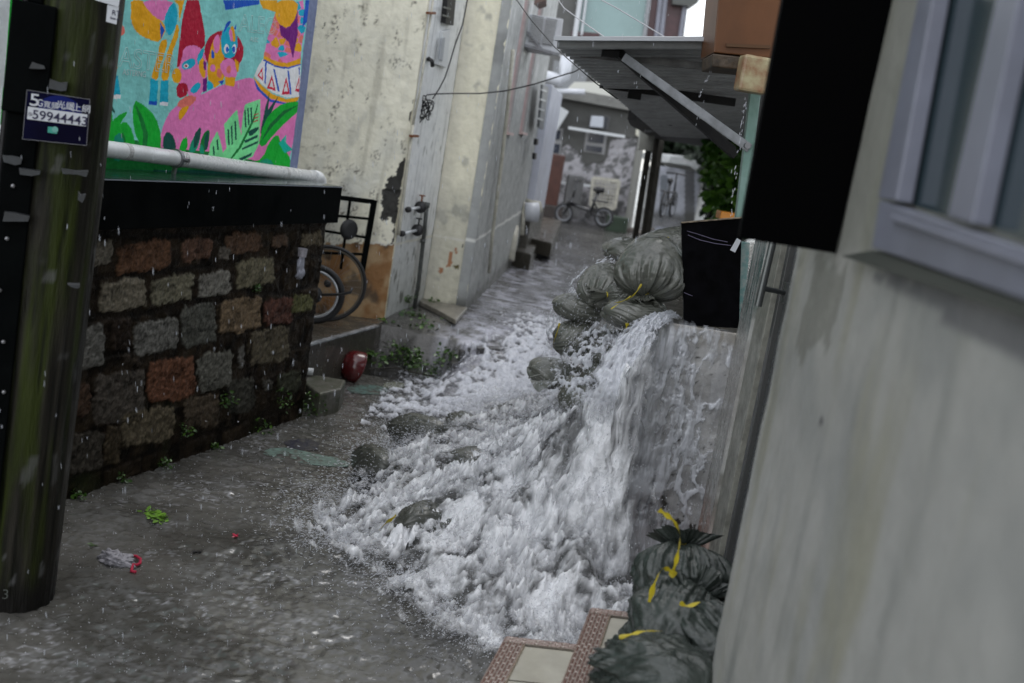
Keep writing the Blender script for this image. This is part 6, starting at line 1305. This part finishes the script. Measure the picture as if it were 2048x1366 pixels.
# thrown beyond the rim, left and forward
eg = np.where((np.abs(D) < 22))[0]; ch = rs.choice(eg, 11000); P = np.stack([X[ch], Y[ch], Zf[ch]], 1); rad = np.stack([P[:, 0]-SX, P[:, 1]-SY, np.zeros(len(ch))], 1); rad /= np.linalg.norm(rad, axis=1)[:, None]
dist = rs.exponential(.11, len(ch)); P += rad*dist[:, None]; P[:, 2] = np.maximum(P[:, 2], 0)*.6+.01+rs.exponential(.05, len(ch))*(.4+dist*3)
P += rs.normal(size=P.shape)*np.array([.03, .03, .01])
ok = ~((P[:, 0] > .62) & (P[:, 1] > 5.7)) & ~((P[:, 0] > .1) & (P[:, 1] < 4.1)); P = P[ok]; rad = rad[ok]
drops('flung_drops', P, rad+rs.normal(size=P.shape)*.25, .006+.02*rs.rand(len(P))**2, .0012+.0024*rs.rand(len(P))**2, m_drop, 'scattered drops thrown past the rim of the foam')
# over the lane water and the sandbags
ok = np.where(dn > -.1)[0]; ch = rs.choice(ok, 12000); P = V3[ch]+np.abs(rs.normal(size=(len(ch), 3)))*np.array([.0, .0, .03])
drops('lane_spray', P, np.array([-.5, -.8, .1])+rs.normal(size=P.shape)*.3, .006+.02*rs.rand(len(P))**2, .0012+.0022*rs.rand(len(P))**2, m_drop, 'spray skipping over the water on the ramp')
P = []
for x, y, Yd, sx, n in ((1190, 700, 5.95, 35, 500), (1250, 700, 5.5, 30, 500), (1150, 640, 6.2, 40, 180), (1180, 560, 6.3, 25, 120), (1120, 700, 6.5, 40, 250), (1180, 800, 5.8, 50, 900), (1380, 900, 5.66, 45, 500), (1350, 1100, 5.6, 50, 700)):
    for _ in range(n): P.append(gy(x+rs.normal()*sx, y+rs.normal()*sx, Yd+rs.normal()*.06))
P = np.array([list(p) for p in P]); drops('bag_spray', P, np.array([-.4, -.3, -.9])+rs.normal(size=P.shape)*.35, .005+.014*rs.rand(len(P))**2, .001+.002*rs.rand(len(P))**2, m_drop, 'drops splashing in front of the sandbags and wall')
# rain striking the flood water
n = 12000; P = np.stack([rs.uniform(-3, 1.2, n), rs.uniform(3, 9, n), np.zeros(n)+.006], 1)
drops('splash_beads', P, np.array([0, 0, .6])+rs.normal(size=P.shape)*.5, .003+.007*rs.rand(n)**2, .0009+.0018*rs.rand(n)**2, m_drop, 'tiny splashes where rain strikes the flood water')
# falling rain, in the air of the lane
n = 3000; dd_ = 3.4+9*rs.rand(n); px = rs.uniform(-60, 2100, n); py = rs.uniform(-60, 1400, n)
P = np.stack([CC+ray(a, b)*c for a, b, c in zip(px, py, dd_)]); inw = (P[:, 0] < .5+.045*P[:, 1]) & ~((P[:, 1] < 5.) & (P[:, 0] > .35)) & (P[:, 2] > .05)
P = P[inw]; n = len(P); wind = np.array([.10, .05, -1.])
drops('rain', P, wind+rs.normal(size=(n, 3))*.05, .014+.018*rs.rand(n), .0007+.0008*rs.rand(n), mat('rain_drop', (.70, .74, .82), rough=.15), 'raindrops falling through the lane', 'rain')
# drips from the canopy edge and the tin box
P = []
for x0, y0, x1, y1, Yd, c in ((1424, 140, 1398, 195, 6.3, 14), (1494, 178, 1478, 300, 6.0, 22), (1478, 280, 1460, 440, 6.1, 20), (1412, 200, 1392, 250, 6.6, 6), (1290, 130, 1270, 170, 6.6, 6)):
    for _ in range(c): t = rs.rand(); P.append(gy(x0+(x1-x0)*t+rs.normal()*2, y0+(y1-y0)*t, Yd))
P = np.array([list(p) for p in P]); drops('canopy_drips', P, np.array([0, 0, -1.])+rs.normal(size=P.shape)*.06, .012+.02*rs.rand(len(P)), .0016+.0012*rs.rand(len(P)), m_drop, 'drips falling from the canopy edge and tin box')

# ------------------------------------------------------------------ things drifting in the yard
def small_leaves(name, label, cat, c, r, n, s, colr, seed):
    rs = np.random.RandomState(seed); P = np.array([c.x, c.y, .012])+rs.normal(size=(n, 3))*np.array([r, r*.45, .004]); ang = R_(-38); q = P-np.array([c.x, c.y, 0]); 
    P[:, 0] = c.x+q[:, 0]*math.cos(ang)-q[:, 1]*math.sin(ang); P[:, 1] = c.y+q[:, 0]*math.sin(ang)+q[:, 1]*math.cos(ang)
    d = rs.normal(size=(n, 3)); d[:, 2] *= .12; d /= np.linalg.norm(d, axis=1)[:, None]; b = np.cross(d, [0, 0, 1.]); b /= np.linalg.norm(b, axis=1)[:, None]
    ss = (s*(.5+rs.rand(n)))[:, None]; V = np.stack([P, P+d*ss*.5+b*ss*.25+[0, 0, .003], P+d*ss, P+d*ss*.5-b*ss*.25], 1).reshape(-1, 3)
    g = rs.rand(n, 1); cl = np.repeat(np.array([colr])*(.6+.8*g), 4, 0); F = np.arange(n*4).reshape(-1, 4)
    return tag(np_mesh(name, V, F, m_leaf, colr=cl, smooth=False), label, cat)
small_leaves('floating_sprig', 'bright green leafy sprig floating on the brown water', 'sprig', gz(312, 1036, 0), .034, 160, .035, (.13, .27, .03), 1)
small_leaves('floating_petal', 'tiny pink red petal floating on the brown water', 'petal', gz(470, 1077, 0), .007, 9, .022, (.45, .02, .06), 2)
small_leaves('floating_twig', 'small black scrap floating right of the sodden glove', 'scrap', gz(397, 1107, 0), .008, 10, .028, (.008, .008, .01), 3)
small_leaves('floating_leaf', 'tiny dull green leaf above the sodden glove', 'leaf', gz(184, 1094, 0), .01, 8, .02, (.06, .12, .03), 4)
lf_ = small_leaves('swept_leaf', 'single dark green leaf swept along on the white foam', 'leaf', gz(852, 963, 0), .004, 4, .05, (.02, .10, .03), 5); lf_.data.transform(Matrix.Translation((0, -.25, .27)))
small_leaves('pink_petal', 'tiny pink petal on the lane water', 'petal', gz(944, 666, .3), .01, 5, .03, (.5, .04, .12), 6).data.transform(Matrix.Translation((0, 0, .33)))
# flaking painted patch and dark patch under the shallow water
for lab, poly, c_ in (('pale green flake of paint under shallow water by the stone wall', [(515,905),(560,893),(620,905),(690,920),(706,935),(640,932),(560,918)], (.16, .24, .21)), ('dark rubber mat scrap under shallow water beside the green flake', [(560,884),(600,876),(640,884),(636,902),(590,900)], (.03, .032, .05)), ('pale flake of paint near the concrete block', [(760,768),(800,762),(815,772),(780,782)], (.28, .30, .22)), ('green tinted flake below the red bowl', [(690,775),(740,768),(790,780),(760,790),(700,786)], (.12, .2, .18))):
    k = MB(); k.prism([gz(x+rs.uniform(-3, 3), y, .007) for x, y in chaikin(poly, 2)], (0, 0, .002)); tag(k.build('paint_flake', mat('flake', c_, rough=.2, var=.9, vscale=22, vcol=(.09, .085, .075), bump=.004, bscale=40)), lab, 'debris')
# broken paving slabs in the lane water
def rough_slab(label, px, z, th_, m):
    k = MB(); k.prism([gz(x, y, z) for x, y in px], (0, 0, -th_)); return tag(k.build('broken_slab', m, bevel=.008), label, 'slab', 'broken slabs in the lane water')
m_slab = mat('dark_wet_slab', (.055, .053, .05), rough=.3, var=.6, vscale=12, bump=.008, bscale=24)
rough_slab('broken paving slab breaking the white lane water', [(948,680),(968,676),(1010,684),(1052,692),(1050,700),(1000,697),(955,696)], .36, .12, m_slab)
rough_slab('narrow broken slab edge left of the larger one', [(892,671),(900,670),(940,690),(942,697),(928,692)], .33, .1, m_slab)
rough_slab('small broken lump beside the narrow slab', [(916,694),(930,690),(934,700),(922,704)], .30, .1, m_slab)
rough_slab('small dark stone at the edge of the lane water', [(900,716),(912,712),(918,724),(904,728)], .22, .1, m_slab)
k = MB(); k.tube([gz(737, 738, .12), gz(790, 735, .13), gz(840, 748, .10), gz(868, 752, .08)], .006, 6); k.tube([gz(735, 741, .1), gz(800, 742, .1)], .004, 5)
tag(k.build('twig', m_postd), 'thin dark twig lying between the red bowl and the foam', 'twig')
for i, (x, y, z, r_, lab) in enumerate(((1270, 468, .66, .25, 'brown wet rock at the foot of the passage posts'), (1295, 462, .66, .22, 'second wet rock below the passage posts'), (1236, 486, .66, .15, 'pale stone at the edge of the lane before the posts'))):
    c = gz(x, y, z); V, Fq = cloth_blob((c.x, c.y, c.z), r_, r_*.7, r_*.5, .3*i, 50+i, .25, 40, 26); o = np_mesh('rock', V, Fq, mat('wet_rock', (.07, .055, .045), rough=.3, var=.6, vscale=8), smooth=True); tag(o, lab, 'rock')
# ------------------------------------------------------------------ set every Empty at the base of its thing
bpy.context.view_layer.update()
for o in list(col.objects):
    if o.type == 'EMPTY' and o.parent is None:
        pts = []
        def walk(x):
            for c in x.children:
                if c.type == 'MESH' and len(c.data.vertices):
                    a = np.empty(len(c.data.vertices)*3, np.float32); c.data.vertices.foreach_get('co', a); a = a.reshape(-1, 3); pts.append(a.min(0)); pts.append(a.max(0))
                walk(c)
        walk(o)
        if not pts: continue
        p = np.array(pts); b = Vector(((p[:, 0].min()+p[:, 0].max())/2, (p[:, 1].min()+p[:, 1].max())/2, p[:, 2].min()))
        o.location = b
        for c in o.children: c.matrix_parent_inverse = Matrix.Translation(-b)
